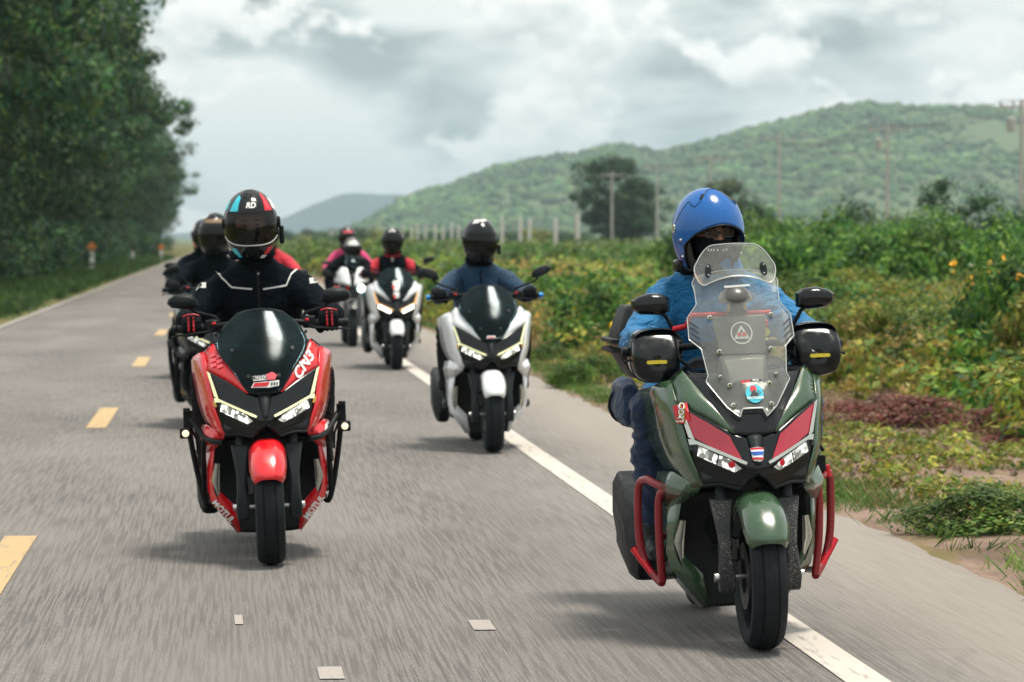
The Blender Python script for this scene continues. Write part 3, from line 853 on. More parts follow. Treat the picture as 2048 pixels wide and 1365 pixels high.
yy = 186.0; k = 0
while yy < 640:
    e = MB(); h = 2.85 + rr.uniform(-0.2, 0.25)
    e.loft([[(sx_ * w, sy_ * w, z) for sx_, sy_ in ((-1, -1), (1, -1), (1, 1), (-1, 1))] for z, w in ((-0.2, 0.125), (h, 0.11))])
    o = e.build('field_post', 'concrete_pale', bevel=0.02); o.location = (20.0 + rr.uniform(-.3, .3), yy, 0); o.rotation_euler = (0, rr.uniform(-.02, .02), 0)
    tag(o, 'plain pale concrete post in the long row across the field', 'post', 'row of concrete posts in the field')
    yy += rr.uniform(10, 17)
for k in range(30):
    yy = rr.uniform(300, 620)
    put_bush((rr.uniform(14, 34), yy, 0), rr.uniform(1.8, 3.2), rr.uniform(2.0, 3.1), 'leaf_weed' if k % 3 == 0 else 'leaf_tree',
             'far ochre topped bush behind the row of posts' if k % 3 == 0 else 'far dark green bush behind the row of posts',
             'far ochre bushes behind the posts' if k % 3 == 0 else 'far dark bushes behind the posts')
for k in range(70):
    yy = rr.uniform(640, 800)
    put_bush((-2 + 82 * (k + rr.random()) / 70, yy, 0), rr.uniform(2.4, 4.2), rr.uniform(2.2, 4.4), 'leaf_tree' if k % 4 else 'leaf_bush', 'distant bush of the hedgerow across the plain', 'distant hedgerow across the plain')

def delineator(loc, h, board, label):
    e = empty('marker_post', loc); tag(e, label, 'marker post')
    MB().loft([[(sx_ * w, sy_ * w, z) for sx_, sy_ in ((-1, -1), (1, -1), (1, 1), (-1, 1))] for z, w in ((-0.1, 0.085), (h, 0.075))]).build('shaft', 'white_paint', e, bevel=0.01)
    MB().box((0, -0.002, h * 0.45), (0.158, 0.168, 0.12)).build('black_band', 'black_print', e)
    if board:
        a = 0.20
        o = MB().prism([(0, -0.1, h - 0.02 - a * 0.2), (a, -0.1, h + a * 0.8), (0, -0.1, h + a * 1.8), (-a, -0.1, h + a * 0.8)], (0, 0.02, 0)).build('reflector_board', 'orange_print', e, bevel=0.004)
delineator((-5.32, 133.6, 0.0), 0.95, True, 'white marker post with orange diamond board against the dark trees')
delineator((-5.17, 187, 0.0), 0.75, False, 'plain white marker post without a board on the verge')
delineator((-3.97, 207.5, 0.0), 0.80, True, 'small far white marker post with orange diamond by the asphalt')

# ---- hills
def interp(x, pts): return float(np.interp(x, [p[0] for p in pts], [p[1] for p in pts]))
s1 = 6630 / 2200
main_prof = [((px - 450) / s1, (480 - py) / s1 + 1.4) for px, py in ((300, 479), (660, 474), (700, 466), (740, 445), (800, 408), (850, 388), (900, 376), (1000, 337), (1100, 320), (1160, 314), (1210, 298), (1260, 296), (1330, 312), (1400, 292), (1500, 264), (1600, 242), (1700, 216), (1760, 213), (1850, 221), (1950, 221), (2048, 231), (2200, 225), (2500, 180), (3000, 240), (3600, 330), (4500, 470))]
def main_hill(x, y):
    p = interp(x * 2200 / max(y, 1500) if y < 2200 else x, main_prof)
    t = (y - 1350) / 850 if y < 2200 else 1 - (y - 2200) / 700
    t = max(0, min(1, t)); s = t * t * (3 - 2 * t)
    spur = noise.noise(Vector((x * 0.011, y * 0.0035, 1.7))) + 0.5 * noise.noise(Vector((x * 0.03, y * 0.009, 4.2)))
    z = p * s * (1 + 0.35 * spur * (1 - s) * 1.6) + 1.6 * noise.noise(Vector((x * .05, y * .05, 0))) * s
    return z - 2.0 * (1 - s) - 0.3
n = NT('hill_ground')
c = n.mix(n.noise(0.02, 8.0, 0.6), (0.045, 0.085, 0.028), (0.115, 0.150, 0.055))
b = n.bsdf(Base_Color=c, Roughness=0.95); n.done(b.outputs[0])
hill = sheet('hill', -60, 1300, 1340, 2900, 170, 120, main_hill, 'hill_ground')
s2 = 6630 / 4800
far_prof = [((px - 450) / s2, (480 - py) / s2 + 1.4) for px, py in ((-400, 479), (250, 476), (430, 462), (520, 450), (570, 436), (620, 412), (680, 389), (710, 386), (760, 390), (800, 390), (850, 398), (950, 420), (1200, 450), (1500, 478))]
def far_hill(x, y):
    p = interp(x, far_prof); t = 1 - abs(y - 4800) / 600; t = max(0, min(1, t)); s = t * t * (3 - 2 * t)
    return p * s * (1 + 0.25 * noise.noise(Vector((x * .01, y * .004, 0))) * (1 - s)) + 1.2 * noise.noise(Vector((x * .03, y * .03, 0))) * s - 2 * (1 - s)
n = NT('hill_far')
c = n.mix(n.noise(0.02, 8.0, 0.6), (0.012, 0.036, 0.040), (0.022, 0.052, 0.052))  # blue of distant air put into the forest colour itself
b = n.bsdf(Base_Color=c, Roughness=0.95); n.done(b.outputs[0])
sheet('distant_hill', -700, 900, 4190, 5410, 160, 60, far_hill, 'hill_far')
# woodland on the near hill: lumpy crowns, one mass
bm = bmesh.new(); bmesh.ops.create_icosphere(bm, subdivisions=1, radius=1.0)
IV = np.array([v.co[:] for v in bm.verts]); IF = np.array([[v.index for v in f.verts] for f in bm.faces]); bm.free()
k = 46000
px_ = 60 + 840 * rng.random(k); py_ = 1500 + 760 * rng.random(k) ** 0.8
dens = np.array([noise.noise(Vector((a * .012, b_ * .006, 9))) for a, b_ in zip(px_, py_)])
ok = rng.random(k) < 0.62 + 0.9 * dens
px_, py_ = px_[ok], py_[ok]; k = len(px_)
pz_ = np.array([main_hill(a, b_) for a, b_ in zip(px_, py_)])
sz = (0.8 + 2.6 * rng.random(k) ** 2.4)
jit = 1 + 0.28 * rng.normal(size=(k, len(IV), 1))
V = (np.stack([px_, py_, pz_ + sz * 0.25], 1)[:, None, :] + IV[None] * jit * sz[:, None, None] * np.array([1.15, 1.15, 0.95])).reshape(-1, 3)
F = (np.arange(k)[:, None, None] * len(IV) + IF[None]).reshape(-1, 3)
me = quad_mesh('woodland', V, F); me.polygons.foreach_set('use_smooth', [True] * len(me.polygons))
tag(link_mesh('woodland', me, 'hill_canopy'), 'green woodland canopy covering the long hill', 'woodland', kind='stuff')

# ---- the air
n = NT('haze_air'); n.t.nodes.remove(n.tc)
pv = n.new('ShaderNodeVolumePrincipled'); pv.inputs['Color'].default_value = (0.68, 0.86, 0.96, 1); pv.inputs['Density'].default_value = 0.00019; pv.inputs['Anisotropy'].default_value = 0.2
n.link(pv.outputs[0], n.out.inputs['Volume']); MATS['haze_air'] = n.m
hz = MB().box((0, 3600, 84.0), (10200, 7900, 172)).build('haze', 'haze_air', None, 0)
tag(hz, 'thin pale haze lying over the whole plain', 'haze', kind='stuff')
# ================================================================== SCOOTERS
# Local frame of a bike: x across, y from the front wheel's contact backwards, z up.
def E(u, v, y):
    """point of the bike from red-scooter image pixels (u off centre, v down), un-projected to depth y"""
    k = (14.17 + y) / 6630.0  # metres per image pixel at this depth from the camera
    return (u * k, y, 1.4 - (v - 480) * k)
def EP(L): return [E(*p) for p in L]

class Surf:
    """remembers panel surfaces so that stickers and lettering can be laid onto them"""
    def __init__(self): self.v = []; self.f = []
    def add(self, vs, fs):
        b = len(self.v); self.v += [Vector(p) for p in vs]; self.f += [tuple(b + i for i in q) for q in fs]
    def tree(self): return BVHTree.FromPolygons(self.v, self.f)

def drape(tree, pts, off=0.002, y0=-1.0):
    """lay points (x, z) onto the bike's front surfaces, pushed out by off"""
    out = []; last = None
    for x, z in pts:
        h = tree.ray_cast(Vector((x, y0, z)), Vector((0, 1, 0)))
        if h[0] is None:
            y = last if last is not None else 0.1; out.append((x, y - off, z)); continue
        last = h[0].y; nrm = h[1]
        if nrm.y > 0: nrm = -nrm
        out.append(tuple(h[0] + nrm * off))
    return out

_glyph = {}
def text_mesh(s, shear=0.0, offset=0.0):
    """flat outline mesh of a word: (verts in x,y with height 1, faces)"""
    key = (s, shear, offset)
    if key not in _glyph:
        cu = bpy.data.curves.new('lettering', 'FONT'); cu.body = s; cu.align_x = 'CENTER'; cu.align_y = 'CENTER'; cu.shear = shear; cu.offset = offset; cu.resolution_u = 3
        o = bpy.data.objects.new('lettering', cu); COL.objects.link(o)
        bpy.context.view_layer.update()
        me = o.evaluated_get(bpy.context.evaluated_depsgraph_get()).to_mesh()
        bm = bmesh.new(); bm.from_mesh(me); bmesh.ops.triangulate(bm, faces=bm.faces)
        bmesh.ops.subdivide_edges(bm, edges=[e for e in bm.edges if e.calc_length() > 0.25], cuts=1)
        bmesh.ops.triangulate(bm, faces=bm.faces)
        _glyph[key] = ([tuple(v.co) for v in bm.verts], [tuple(v.index for v in f.verts) for f in bm.faces])
        bm.free(); o.evaluated_get(bpy.context.evaluated_depsgraph_get()).to_mesh_clear()
        bpy.data.objects.remove(o); bpy.data.curves.remove(cu)
    return _glyph[key]

def put_text(tree, s, c, size, ang, mat, parent, off=0.0035, name='lettering', shear=0.0, bold=0.02, sx=1.0):
    vs, fs = text_mesh(s, shear, bold)
    ca, sa = math.cos(ang), math.sin(ang)
    P = [(c[0] + (x * sx * ca - y * sa) * size, c[1] + (x * sx * sa + y * ca) * size) for x, y, _ in vs]
    return MB().add(drape(tree, P, off), fs).build(name, mat, parent, 0)

def put_poly(tree, pts, mat, parent, off=0.0025, name='sticker', cuts=5):
    """a flat sticker with outline pts (x, z), laid onto the surface"""
    bm = bmesh.new(); bm.faces.new([bm.verts.new((x, 0, z)) for x, z in pts])
    bmesh.ops.triangulate(bm, faces=bm.faces)
    for _ in range(3):
        L = max(e.calc_length() for e in bm.edges)
        big = [e for e in bm.edges if e.calc_length() > max(0.012, 0.5 * L)]
        if not big: break
        bmesh.ops.subdivide_edges(bm, edges=big, cuts=1); bmesh.ops.triangulate(bm, faces=bm.faces)
    bm.verts.index_update()
    P = drape(tree, [(v.co.x, v.co.z) for v in bm.verts], off); fs = [tuple(v.index for v in f.verts) for f in bm.faces]
    bm.free()
    return MB().add(P, fs).build(name, mat, parent, 30)

def disc_pts(c, r, n=28, a0=0.0, a1=2 * math.pi): return [(c[0] + r * math.cos(a0 + (a1 - a0) * k / n), c[1] + r * math.sin(a0 + (a1 - a0) * k / n)) for k in range(n)]
def ring_sticker(tree, c, r0, r1, mat, parent, off, name='emblem'):
    n = 40; pts = disc_pts(c, r0, n) + disc_pts(c, r1, n)
    return MB().add(drape(tree, pts, off), [(k, (k + 1) % n, (k + 1) % n + n, k + n) for k in range(n)]).build(name, mat, parent, 0)

TYRE = [(-0.045, 0.205), (-0.056, 0.222), (-0.062, 0.243), (-0.059, 0.262), (-0.047, 0.278), (-0.030, 0.2865), (-0.0275, 0.2830), (-0.0235, 0.2830), (-0.021, 0.2892), (0.0, 0.291)]
TYRE = [(a, r * .876) for a, r in TYRE]
TYRE = TYRE + [(-a, r) for a, r in reversed(TYRE[:-1])]
AX = 0.255
def build_wheel(parent, name, y, rim_mat, wscale=1.0, steer=0.0):
    t = MB().lathe([(a * wscale, r) for a, r in TYRE], 'x', (0, y, AX), 64).build(name, 'rubber', parent, 30)
    rim = MB().lathe([(-0.046, 0.182), (-0.048, 0.171), (-0.03, 0.162), (0.03, 0.162), (0.048, 0.171), (0.046, 0.182)], 'x', (0, y, AX), 48)
    rim.lathe([(-0.035, 0.0), (-0.035, 0.045), (0.035, 0.045), (0.035, 0.0)], 'x', (0, y, AX), 20)
    rim.build('rim', rim_mat, t)
    for k in range(5):
        a = 2 * math.pi * k / 5 + 0.3
        for da in (-0.14, 0.14):
            p0 = (0, y + 0.04 * math.cos(a), AX + 0.04 * math.sin(a)); p1 = (0, y + 0.166 * math.cos(a + da), AX + 0.166 * math.sin(a + da))
            MB().tube([p0, p1], [0.015, 0.010], 8).build('spoke', rim_mat, t)
    d = MB().lathe([(-0.052, 0.06), (-0.052, 0.115), (-0.056, 0.115), (-0.056, 0.06), (-0.052, 0.06)], 'x', (0, y, AX), 40).build('brake_disc', 'steel_dark', t)
    return t

def both(f):
    for s in (-1, 1): f(s)

def flip(L, s): return L if s > 0 else mirror(L)

def rounded(c, s, r, n=5):
    """outline of a rounded rectangle (x, z)"""
    out = []
    for cx, cz, a0 in ((1, 1, 0), (-1, 1, 90), (-1, -1, 180), (1, -1, 270)):
        for k in range(n + 1):
            a = R(a0 + 90 * k / n); out.append((c[0] + cx * (s[0] / 2 - r) + r * math.cos(a), c[1] + cz * (s[1] / 2 - r) + r * math.sin(a)))
    return out

def scooter(label, paint, opt, loc, lean=0.0, group=None, name='scooter'):
    root = empty(name, loc, (0, R(lean), 0)); tag(root, label, 'scooter', group)
    S = Surf(); detail = opt.get('detail', 2)
    P = 'paint_' + paint
    def panel(nm, rows, mat, s, solid=0.004, nu=5, nv=4, surf=True, sharp=50):
        rows = [flip(EP(r), s) for r in rows]
        vs, fs = patch(rows, nu, nv)
        if surf: S.add(vs, fs)
        return MB().add(vs, fs).build(nm, mat, root, sharp, solid=solid)
    # --- wheels, forks, fender
    build_wheel(root, 'front_wheel', 0.0, opt.get('rim', 'black_plastic'))
    build_wheel(root, 'rear_wheel', 1.36, 'black_plastic', 1.05)
    def arch(t, wx, rad, drop):   # fender cross-section at angle t
        out = []
        for k in range(13):
            a = -1 + 2 * k / 12; w = wx * a
            e = rad - drop * abs(a) ** 3.2
            out.append((w, -e * math.cos(t), AX + e * math.sin(t)))
        return out
    rows = [arch(R(a), 0.080 - 0.012 * max(0, (46 - a) / 20), 0.292, 0.050) for a in range(27, 150, 6)]
    rows[0] = [(x * 0.86, y, z) for x, y, z in rows[0]]
    vs, fs = patch(rows, 1, 1)
    MB().add(vs, fs).build('front_fender', P, root, 60, solid=0.004)
    if detail > 0:
        S.add(vs, fs)
    def fork(s):
        m = MB()
        m.tube([(0.112 * s, 0.0, 0.205), (0.112 * s, 0.015, 0.31), (0.112 * s, 0.06, 0.50), (0.112 * s, 0.17, 0.80)], [0.024, 0.025, 0.022, 0.02], 12)
        o = m.build('fork_leg', 'dark_grey', root)
        MB().loft([[(s * (0.112 + a), yy + b_, zz) for a, b_ in ((-0.024 * q, -0.020), (0.026 * q, -0.016), (0.028 * q, 0.03), (-0.022 * q, 0.03))] for yy, zz, q in ((0.0, 0.20, 1.0), (-0.012, 0.25, 1.15), (0.0, 0.36, .7), (0.03, 0.44, 1.1), (0.06, 0.52, 1.6))]).build('fork_cover', 'mud_grey' if opt.get('muddy') else 'dark_grey', o, bevel=0.008)
        MB().lathe([(0, 0.0), (0, 0.016), (0.02, 0.016), (0.024, 0.0)], 'x', (0.132 * s - (0.024 if s < 0 else 0), 0.0, AX), 12).build('axle_nut', 'metal', o)
    both(fork)
    MB().tube([(-0.115, 0, AX), (0.115, 0, AX)], 0.009, 8).build('axle', 'metal', root)
    MB().box((-0.075, 0.095, 0.34), (0.035, 0.05, 0.085)).build('brake_caliper', 'steel_dark', root, bevel=0.008)
    # --- front fairing
    housing = lambda s: panel('headlamp_housing', [
        [(0, 793, .015), (34, 787, .0), (73, 762, .06), (112, 738, .14)], [(0, 815, -.02), (30, 815, -.02), (70, 795, .04), (107, 775, .11)],
        [(0, 835, -.05), (26, 838, -.04), (65, 822, .02), (101, 812, .085)], [(0, 848, -.055), (20, 856, -.035), (56, 852, .02), (92, 844, .065)],
        [(0, 853, -.045), (27, 875, -.012), (58, 868, .03), (83, 868, .055)], [(0, 862, .05), (27, 882, .08), (58, 876, .1), (83, 876, .12)]], 'black_gloss', s)
    both(housing)
    def wing(s):
        w_ = panel('upper_fairing', [[(99, 683, .215), (107, 690, .222), (116, 699, .235)], [(88, 700, .17), (101, 709, .185), (114, 719, .195)],
                           [(74, 722, .115), (93, 730, .135), (113, 738, .15)], [(56, 750, .05), (64, 755, .06), (74, 761, .067)],
                           [(33, 786, -.008), (34, 787, -.006), (36, 787, -.004)]], P, s, nu=1, nv=3, sharp=22)
        sp = panel('side_fairing', [[(116, 699, .235), (127, 702, .29), (138, 709, .37), (141, 716, .62)],
                               [(113, 738, .15), (124, 737, .21), (135, 738, .33), (140, 748, .62)],
                               [(106, 785, .10), (116, 785, .16), (129, 783, .29), (134, 790, .58)],
                               [(100, 820, .075), (109, 822, .12), (119, 826, .22), (124, 830, .45)],
                               [(82, 869, .05), (88, 871, .08), (96, 872, .12), (104, 874, .30)]], P, s, nu=1, nv=3, sharp=22)
        fl = panel('lower_cowl', [[(84, 868, .07), (100, 862, .13), (118, 846, .23), (126, 846, .46)],
                                [(86, 880, .12), (108, 876, .17), (128, 868, .25), (131, 870, .48)],
                                [(104, 898, .248), (111, 899, .278), (121.5, 901, .338), (122.5, 901, .54)]], P, s, nu=1, nv=1, sharp=15)
        ls = panel('leg_shield_trim', [[(105, 898, .25), (112, 899, .28), (121, 901, .34), (122, 901, .54)],
                                  [(110, 945, .32), (114, 946, .335), (120, 947, .38), (120, 947, .56)],
                                  [(103, 975, .355), (111, 976, .365), (121, 976, .41), (118, 980, .58)],
                                  [(66, 1014, .355), (90, 1013, .355), (114, 1004, .41), (110, 1006, .58)],
                                  [(58, 1064, .37), (60, 1065, .375), (64, 1068, .42), (62, 1069, .58)]], P, s, nu=1, nv=1, sharp=15)
        MB().tube(flip([E(100, 925, .30), E(104, 960, .335), E(99, 990, .36)], s), [0.012, 0.018, 0.006], 8, flat=0.5).build('intake_grille', 'silver_trim' if paint != 'black' else 'dark_grey', ls)
        if opt.get('wing_seam', True):
            MB().tube(flip(EP([(99.5, 682.5, .213), (108, 689, .220), (116.5, 698, .233)]), s), 0.0025, 6).build('trim_edge', 'black_plastic', w_)
    both(wing)
    # black inner leg shield and wheel well
    rows = [[(-104, 880, .22), (-60, 880, .30), (0, 880, .36), (60, 880, .30), (104, 880, .22)], [(-108, 930, .31), (-70, 935, .40), (0, 940, .47), (70, 935, .40), (108, 930, .31)],
            [(-107, 985, .36), (-66, 990, .42), (0, 995, .48), (66, 990, .42), (107, 985, .36)], [(-80, 1030, .37), (-50, 1030, .42), (0, 1030, .47), (50, 1030, .42), (80, 1030, .37)],
            [(-60, 1066, .385), (-40, 1068, .42), (0, 1068, .46), (40, 1068, .42), (60, 1066, .385)]]
    vs, fs = patch([EP(r) for r in rows], 4, 4)
    ls = MB().add(vs, fs).build('leg_shield', 'black_plastic', root, 50, solid=0.005)
    for k in range(7):
        z = 0.30 + 0.022 * k
        MB().box((0.0, 0.445, z), (0.19, 0.012, 0.007)).build('radiator_fin', 'dark_grey', ls)
    # nose keel, windscreen base
    vs, fs = patch([EP(r) for r in ([(-34, 786, -.004), (-15, 790, .0), (0, 792, .0), (15, 790, .0), (34, 786, -.004)], [(-58, 752, .055), (-30, 752, .045), (0, 752, .04), (30, 752, .045), (58, 752, .055)],
                                     [(-90, 700, .18), (-45, 698, .15), (0, 697, .14), (45, 698, .15), (90, 700, .18)], [(-98, 684, .24), (-50, 682, .26), (0, 680, .27), (50, 682, .26), (98, 684, .24)])], 4, 4)
    S.add(vs, fs); MB().add(vs, fs).build('screen_base', 'black_gloss', root, 50, solid=0.004)
    vs, fs = patch([EP(r) for r in ([(-13, 792, .004), (0, 790, -.006), (13, 792, .004)], [(-9, 815, -.03), (0, 814, -.04), (9, 815, -.03)], [(-5, 838, -.054), (0, 838, -.066), (5, 838, -.054)])], 3, 4)
    S.add(vs, fs); MB().add(vs, fs).build('nose_keel', 'dark_grey', root, 30, solid=0.004)
    # --- dark body behind: tunnel, floor, tail, seat
    def ring(y, w, z0, z1, c=0.04):
        return [(-w + c, y, z0), (w - c, y, z0), (w, y, z0 + c), (w * 0.96, y, z1 - c), (w * 0.9 - c, y, z1), (-w * 0.9 + c, y, z1), (-w * 0.96, y, z1 - c), (-w, y, z0 + c)]
    MB().loft([ring(.28, .14, .62, .92), ring(.36, .21, .50, .985), ring(.46, .20, .30, .99), ring(.54, .15, .20, .90), ring(.62, .12, .20, .62), ring(.78, .13, .20, .62)]).build('inner_body', 'black_plastic', root, bevel=0.01)
    MB().loft([ring(.46, .235, .20, .275, .02), ring(.62, .25, .20, .28, .02), ring(.86, .235, .22, .33, .02), ring(1.0, .20, .28, .40, .02)]).build('floorboard', 'black_plastic', root, bevel=0.006)
    MB().loft([ring(.74, .14, .32, .70), ring(.90, .17, .36, .74), ring(1.2, .175, .50, .76), ring(1.5, .14, .60, .80), ring(1.76, .07, .70, .84)]).build('tail_body', P, root, bevel=0.012)
    MB().loft([ring(.72, .12, .69, .75, .02), ring(.85, .155, .73, .795, .025), ring(1.1, .165, .74, .80, .025), ring(1.25, .155, .76, .86, .025), ring(1.5, .12, .80, .88, .025), ring(1.66, .07, .83, .885, .02)]).build('seat', 'black_plastic', root, bevel=0.015, segs=3)
    m = MB().loft([[(-.13 + a, yy, zz + b_) for a, b_ in ((-.05, -.05), (.05, -.05), (.05, .05), (-.05, .05))] for yy, zz in ((.9, .30), (1.15, .27), (1.36, .27))])
    m.build('engine_case', 'steel_dark', root, bevel=0.015)
    def shock(s): MB().tube([(s * .15, 1.34, .30), (s * .15, 1.22, .68)], 0.03, 10).build('rear_shock', 'dark_grey', root)
    both(shock)
    mf = MB().tube([(-.16, .78, .20), (-.19, .95, .20), (-.22, 1.05, .27)], 0.02, 8)
    mf.build('exhaust_pipe', 'metal', root)
    # muffler: a faceted box that climbs backwards on the bike's right
    ms = opt.get('muffler', 1.0)
    rr_ = []
    for yy, zz, w, h in ((1.00, .19, .03, .04), (1.04, .225, .048, .075), (1.14, .28, .058, .12), (1.36, .345, .062, .13), (1.40, .355, .054, .12), (1.42, .36, .054, .12), (1.60, .42, .048, .09)):
        w *= ms; h *= ms
        rr_.append([(-.262 + a * w, yy + c_ * h * 0.3, zz + b_ * h) for a, b_, c_ in ((-.7, -1, 1), (.7, -1, 1), (1, -.6, .6), (1, .6, -.6), (.6, 1, -1), (-.6, 1, -1), (-1, .55, -.55), (-1, -.6, .6))])
    mu = MB().loft(rr_).build('muffler', 'black_plastic', root, 30, bevel=0.008)
    MB().loft([[(-.262 - (.050 + t) * ms + 0.012 * q, yy, zz + h * ms) for h, t, q in ((-.06, .0, 0), (.05, .012, 0), (.05, .0, 1), (-.06, -.012, 1))] for yy, zz in ((1.12, .28), (1.34, .34))]).build('heat_shield', 'dark_grey', mu, bevel=0.004)
    tree = S.tree()
    X = lambda u, v, y=0.05: (E(u, v, y)[0], E(u, v, y)[2])
    def onto(L, s, y=0.05): return [((X(u, v, y)[0]) * s, X(u, v, y)[1]) for u, v in L]
    # --- lamps
    lit = opt.get('lamp', 'lamp_white')
    def lamps(s):
        if opt.get('red_film'):
            put_poly(tree, onto([(40, 790), (70, 769), (106, 746), (102, 786), (60, 812), (22, 832)], s), 'red_film', root, 0.004, 'lamp_film')
        dr = put_poly(tree, onto([(106, 745), (112, 741), (99, 792), (90, 797)], s), opt.get('drl', 'drl_pale'), root, 0.007, 'daytime_light')
        put_poly(tree, onto([(93, 795), (100, 795), (98, 804), (88, 803), (18, 836), (16, 832), (60, 811)], s), opt.get('drl', 'drl_pale'), root, 0.007, 'daytime_light')
        put_poly(tree, onto([(98, 800), (103, 800), (101, 814), (94, 812)], s), 'amber_glass' if opt.get('drl') is None else 'lens_clear', root, 0.006, 'turn_signal')
        b = put_poly(tree, onto([(87, 804), (91, 822), (62, 838), (32, 849), (20, 841), (42, 822)], s), 'black_gloss', root, 0.003, 'lamp_bezel')
        put_poly(tree, onto([(85, 806), (88, 821), (61, 834), (58, 819)], s), lit, b, 0.007, 'lens')
        put_poly(tree, onto([(56, 820), (59, 835), (34, 846), (24, 840), (42, 826)], s), lit, b, 0.007, 'lens')
        if opt.get('red_dot'):
            put_poly(tree, disc_pts((X(38, 834)[0] * s, X(38, 834)[1]), 0.0105, 14), 'red_print', b, 0.009, 'lamp_tape')
        # lip under the lamp
        MB().tube([tuple(Vector(p)) for p in flip(EP([(2, 853, -.055), (15, 861, -.035), (28, 876, -.018), (56, 868, .022), (82, 869, .048)]), s)], 0.007, 6).build('lamp_lip', 'black_plastic', root)
    both(lamps)
    # --- handlebar, controls, mirrors
    hb = MB()
    hb.tube([(-.37, .44, 1.02), (-.26, .42, 1.02), (-.14, .36, 1.035), (-.05, .34, 1.03), (.05, .34, 1.03), (.14, .36, 1.035), (.26, .42, 1.02), (.37, .44, 1.02)], 0.013, 10)
    bar = hb.build('handlebar', 'black_plastic', root)
    MB().loft([ring(.27, .10, .96, 1.02), ring(.34, .12, .97, 1.06), ring(.42, .10, .97, 1.05)]).build('dash_cowl', 'black_plastic', root, bevel=0.02)
    def ctrl(s):
        g = MB().tube([(s * .245, .418, 1.02), (s * .365, .439, 1.02)], 0.018, 12).build('grip', 'rubber', root)
        MB().lathe([(0, 0.0), (0, .019), (.02, .019), (.028, .010), (.028, 0)], 'x', (s * .366 - (.028 if s < 0 else 0), .439, 1.02), 14).build('bar_end', opt.get('bar_end', 'black_plastic'), g)
        MB().tube([(s * .215, .385, 1.01), (s * .235, .36, 1.005), (s * .30, .362, 1.0), (s * .375, .385, .992), (s * .392, .392, .985)], [.010, .009, .007, .006, .008], 8, flat=0.7).build('brake_lever', 'black_plastic', root)
        MB().box((s * .215, .405, 1.03), (.06, .05, .055)).build('switch_box', 'black_plastic', root, bevel=0.01)
        MB().box((s * .205, .378, 1.04), (.018, .01, .012)).build('switch_button', 'red_anodised', root, bevel=0.003)
        MB().tube([(s * .20, .38, .99), (s * .16, .30, .95), (s * .10, .30, .90)], .006, 6).build('cable', 'black_plastic', root)
    both(ctrl)
    mz, mx = opt.get('mirror', (1.136, 0.335))
    tilt = opt.get('mirror_tilt', 0.0)
    def mirr(s):
        st = MB().tube([(s * .185, .40, 1.045), (s * .20, .395, 1.07), (s * (mx - .05), .385, mz - .045), (s * (mx - .02), .385, mz - .02)], [.011, .008, .007, .008], 8).build('mirror_stalk', 'black_plastic', root)
        prof = opt.get('mirror_shape', [(-.068, -.020), (-.066, .006), (-.045, .030), (-.005, .038), (.040, .033), (.066, .016), (.072, -.004), (.055, -.022), (.0, -.032), (-.045, -.030)])
        rings = []
        for yy, k in ((0.352, .10), (0.356, .55), (0.366, .86), (0.385, 1.0), (0.402, .97)):
            ca, sa = math.cos(tilt * s), math.sin(tilt * s)
            rings.append([(s * mx + s * (a * k) * ca - b_ * k * sa * 0 + 0, yy, mz + b_ * k + abs(a + .07) * tilt * k) for a, b_ in prof])
        o = MB().loft(rings).build('mirror', opt.get('mirror_mat', 'black_plastic'), root, 35)
        q = [(s * mx + s * a * .9, .4035, mz + b_ * .88 + abs(a + .07) * tilt) for a, b_ in prof]
        MB().add(q, [tuple(range(len(q)))]).build('mirror_glass', 'chrome', o, 0)
    both(mirr)
    # --- windscreen
    if opt.get('screen', 'short') == 'short':
        rows = [[(-36, 783, -.006), (-18, 786, -.014), (0, 787, -.016), (18, 786, -.014), (36, 783, -.006)], [(-60, 745, .05), (-32, 742, .028), (0, 741, .02), (32, 742, .028), (60, 745, .05)],
                [(-92, 694, .17), (-48, 690, .125), (0, 688, .11), (48, 690, .125), (92, 694, .17)], [(-78, 655, .24), (-42, 650, .20), (0, 648, .185), (42, 650, .20), (78, 655, .24)],
                [(-45, 624, .27), (-24, 619, .25), (0, 617, .245), (24, 619, .25), (45, 624, .27)]]
        vs, fs = patch([EP(r) for r in rows], 5, 5)
        ws = MB().add(vs, fs).build('windscreen', opt.get('screen_mat', 'acrylic_smoke'), root, 60, solid=0.003)
        S2 = Surf(); S2.add(vs, fs); t2 = S2.tree()
        def bolt(s):
            for u, v in ((60, 700), (30, 752)):
                put_poly(t2, disc_pts((X(u, v, .1)[0] * s, X(u, v, .1)[1]), 0.008, 12), 'black_print', ws, 0.004, 'screw')
        both(bolt)
    else:
        t2 = tree; ws = None
    return root, tree, t2, ws, bar
# ================================================================== PEOPLE
def remeshed(mb, voxel, smooth_it=6, fac=0.5):
    """weld overlapping solids into one continuous skin -> mesh data"""
    me = bpy.data.meshes.new('tmp'); me.from_pydata(mb.v, [], mb.f)
    bm = bmesh.new(); bm.from_mesh(me); bmesh.ops.recalc_face_normals(bm, faces=bm.faces); bm.to_mesh(me); bm.free()
    o = bpy.data.objects.new('tmp', me); COL.objects.link(o)
    md = o.modifiers.new('r', 'REMESH'); md.mode = 'VOXEL'; md.voxel_size = voxel
    ms = o.modifiers.new('s', 'SMOOTH'); ms.iterations = smooth_it; ms.factor = fac
    bpy.context.view_layer.update()
    ev = o.evaluated_get(bpy.context.evaluated_depsgraph_get())
    out = bpy.data.meshes.new_from_object(ev)
    bpy.data.objects.remove(o); bpy.data.meshes.remove(me)
    out.polygons.foreach_set('use_smooth', [True] * len(out.polygons))
    return out

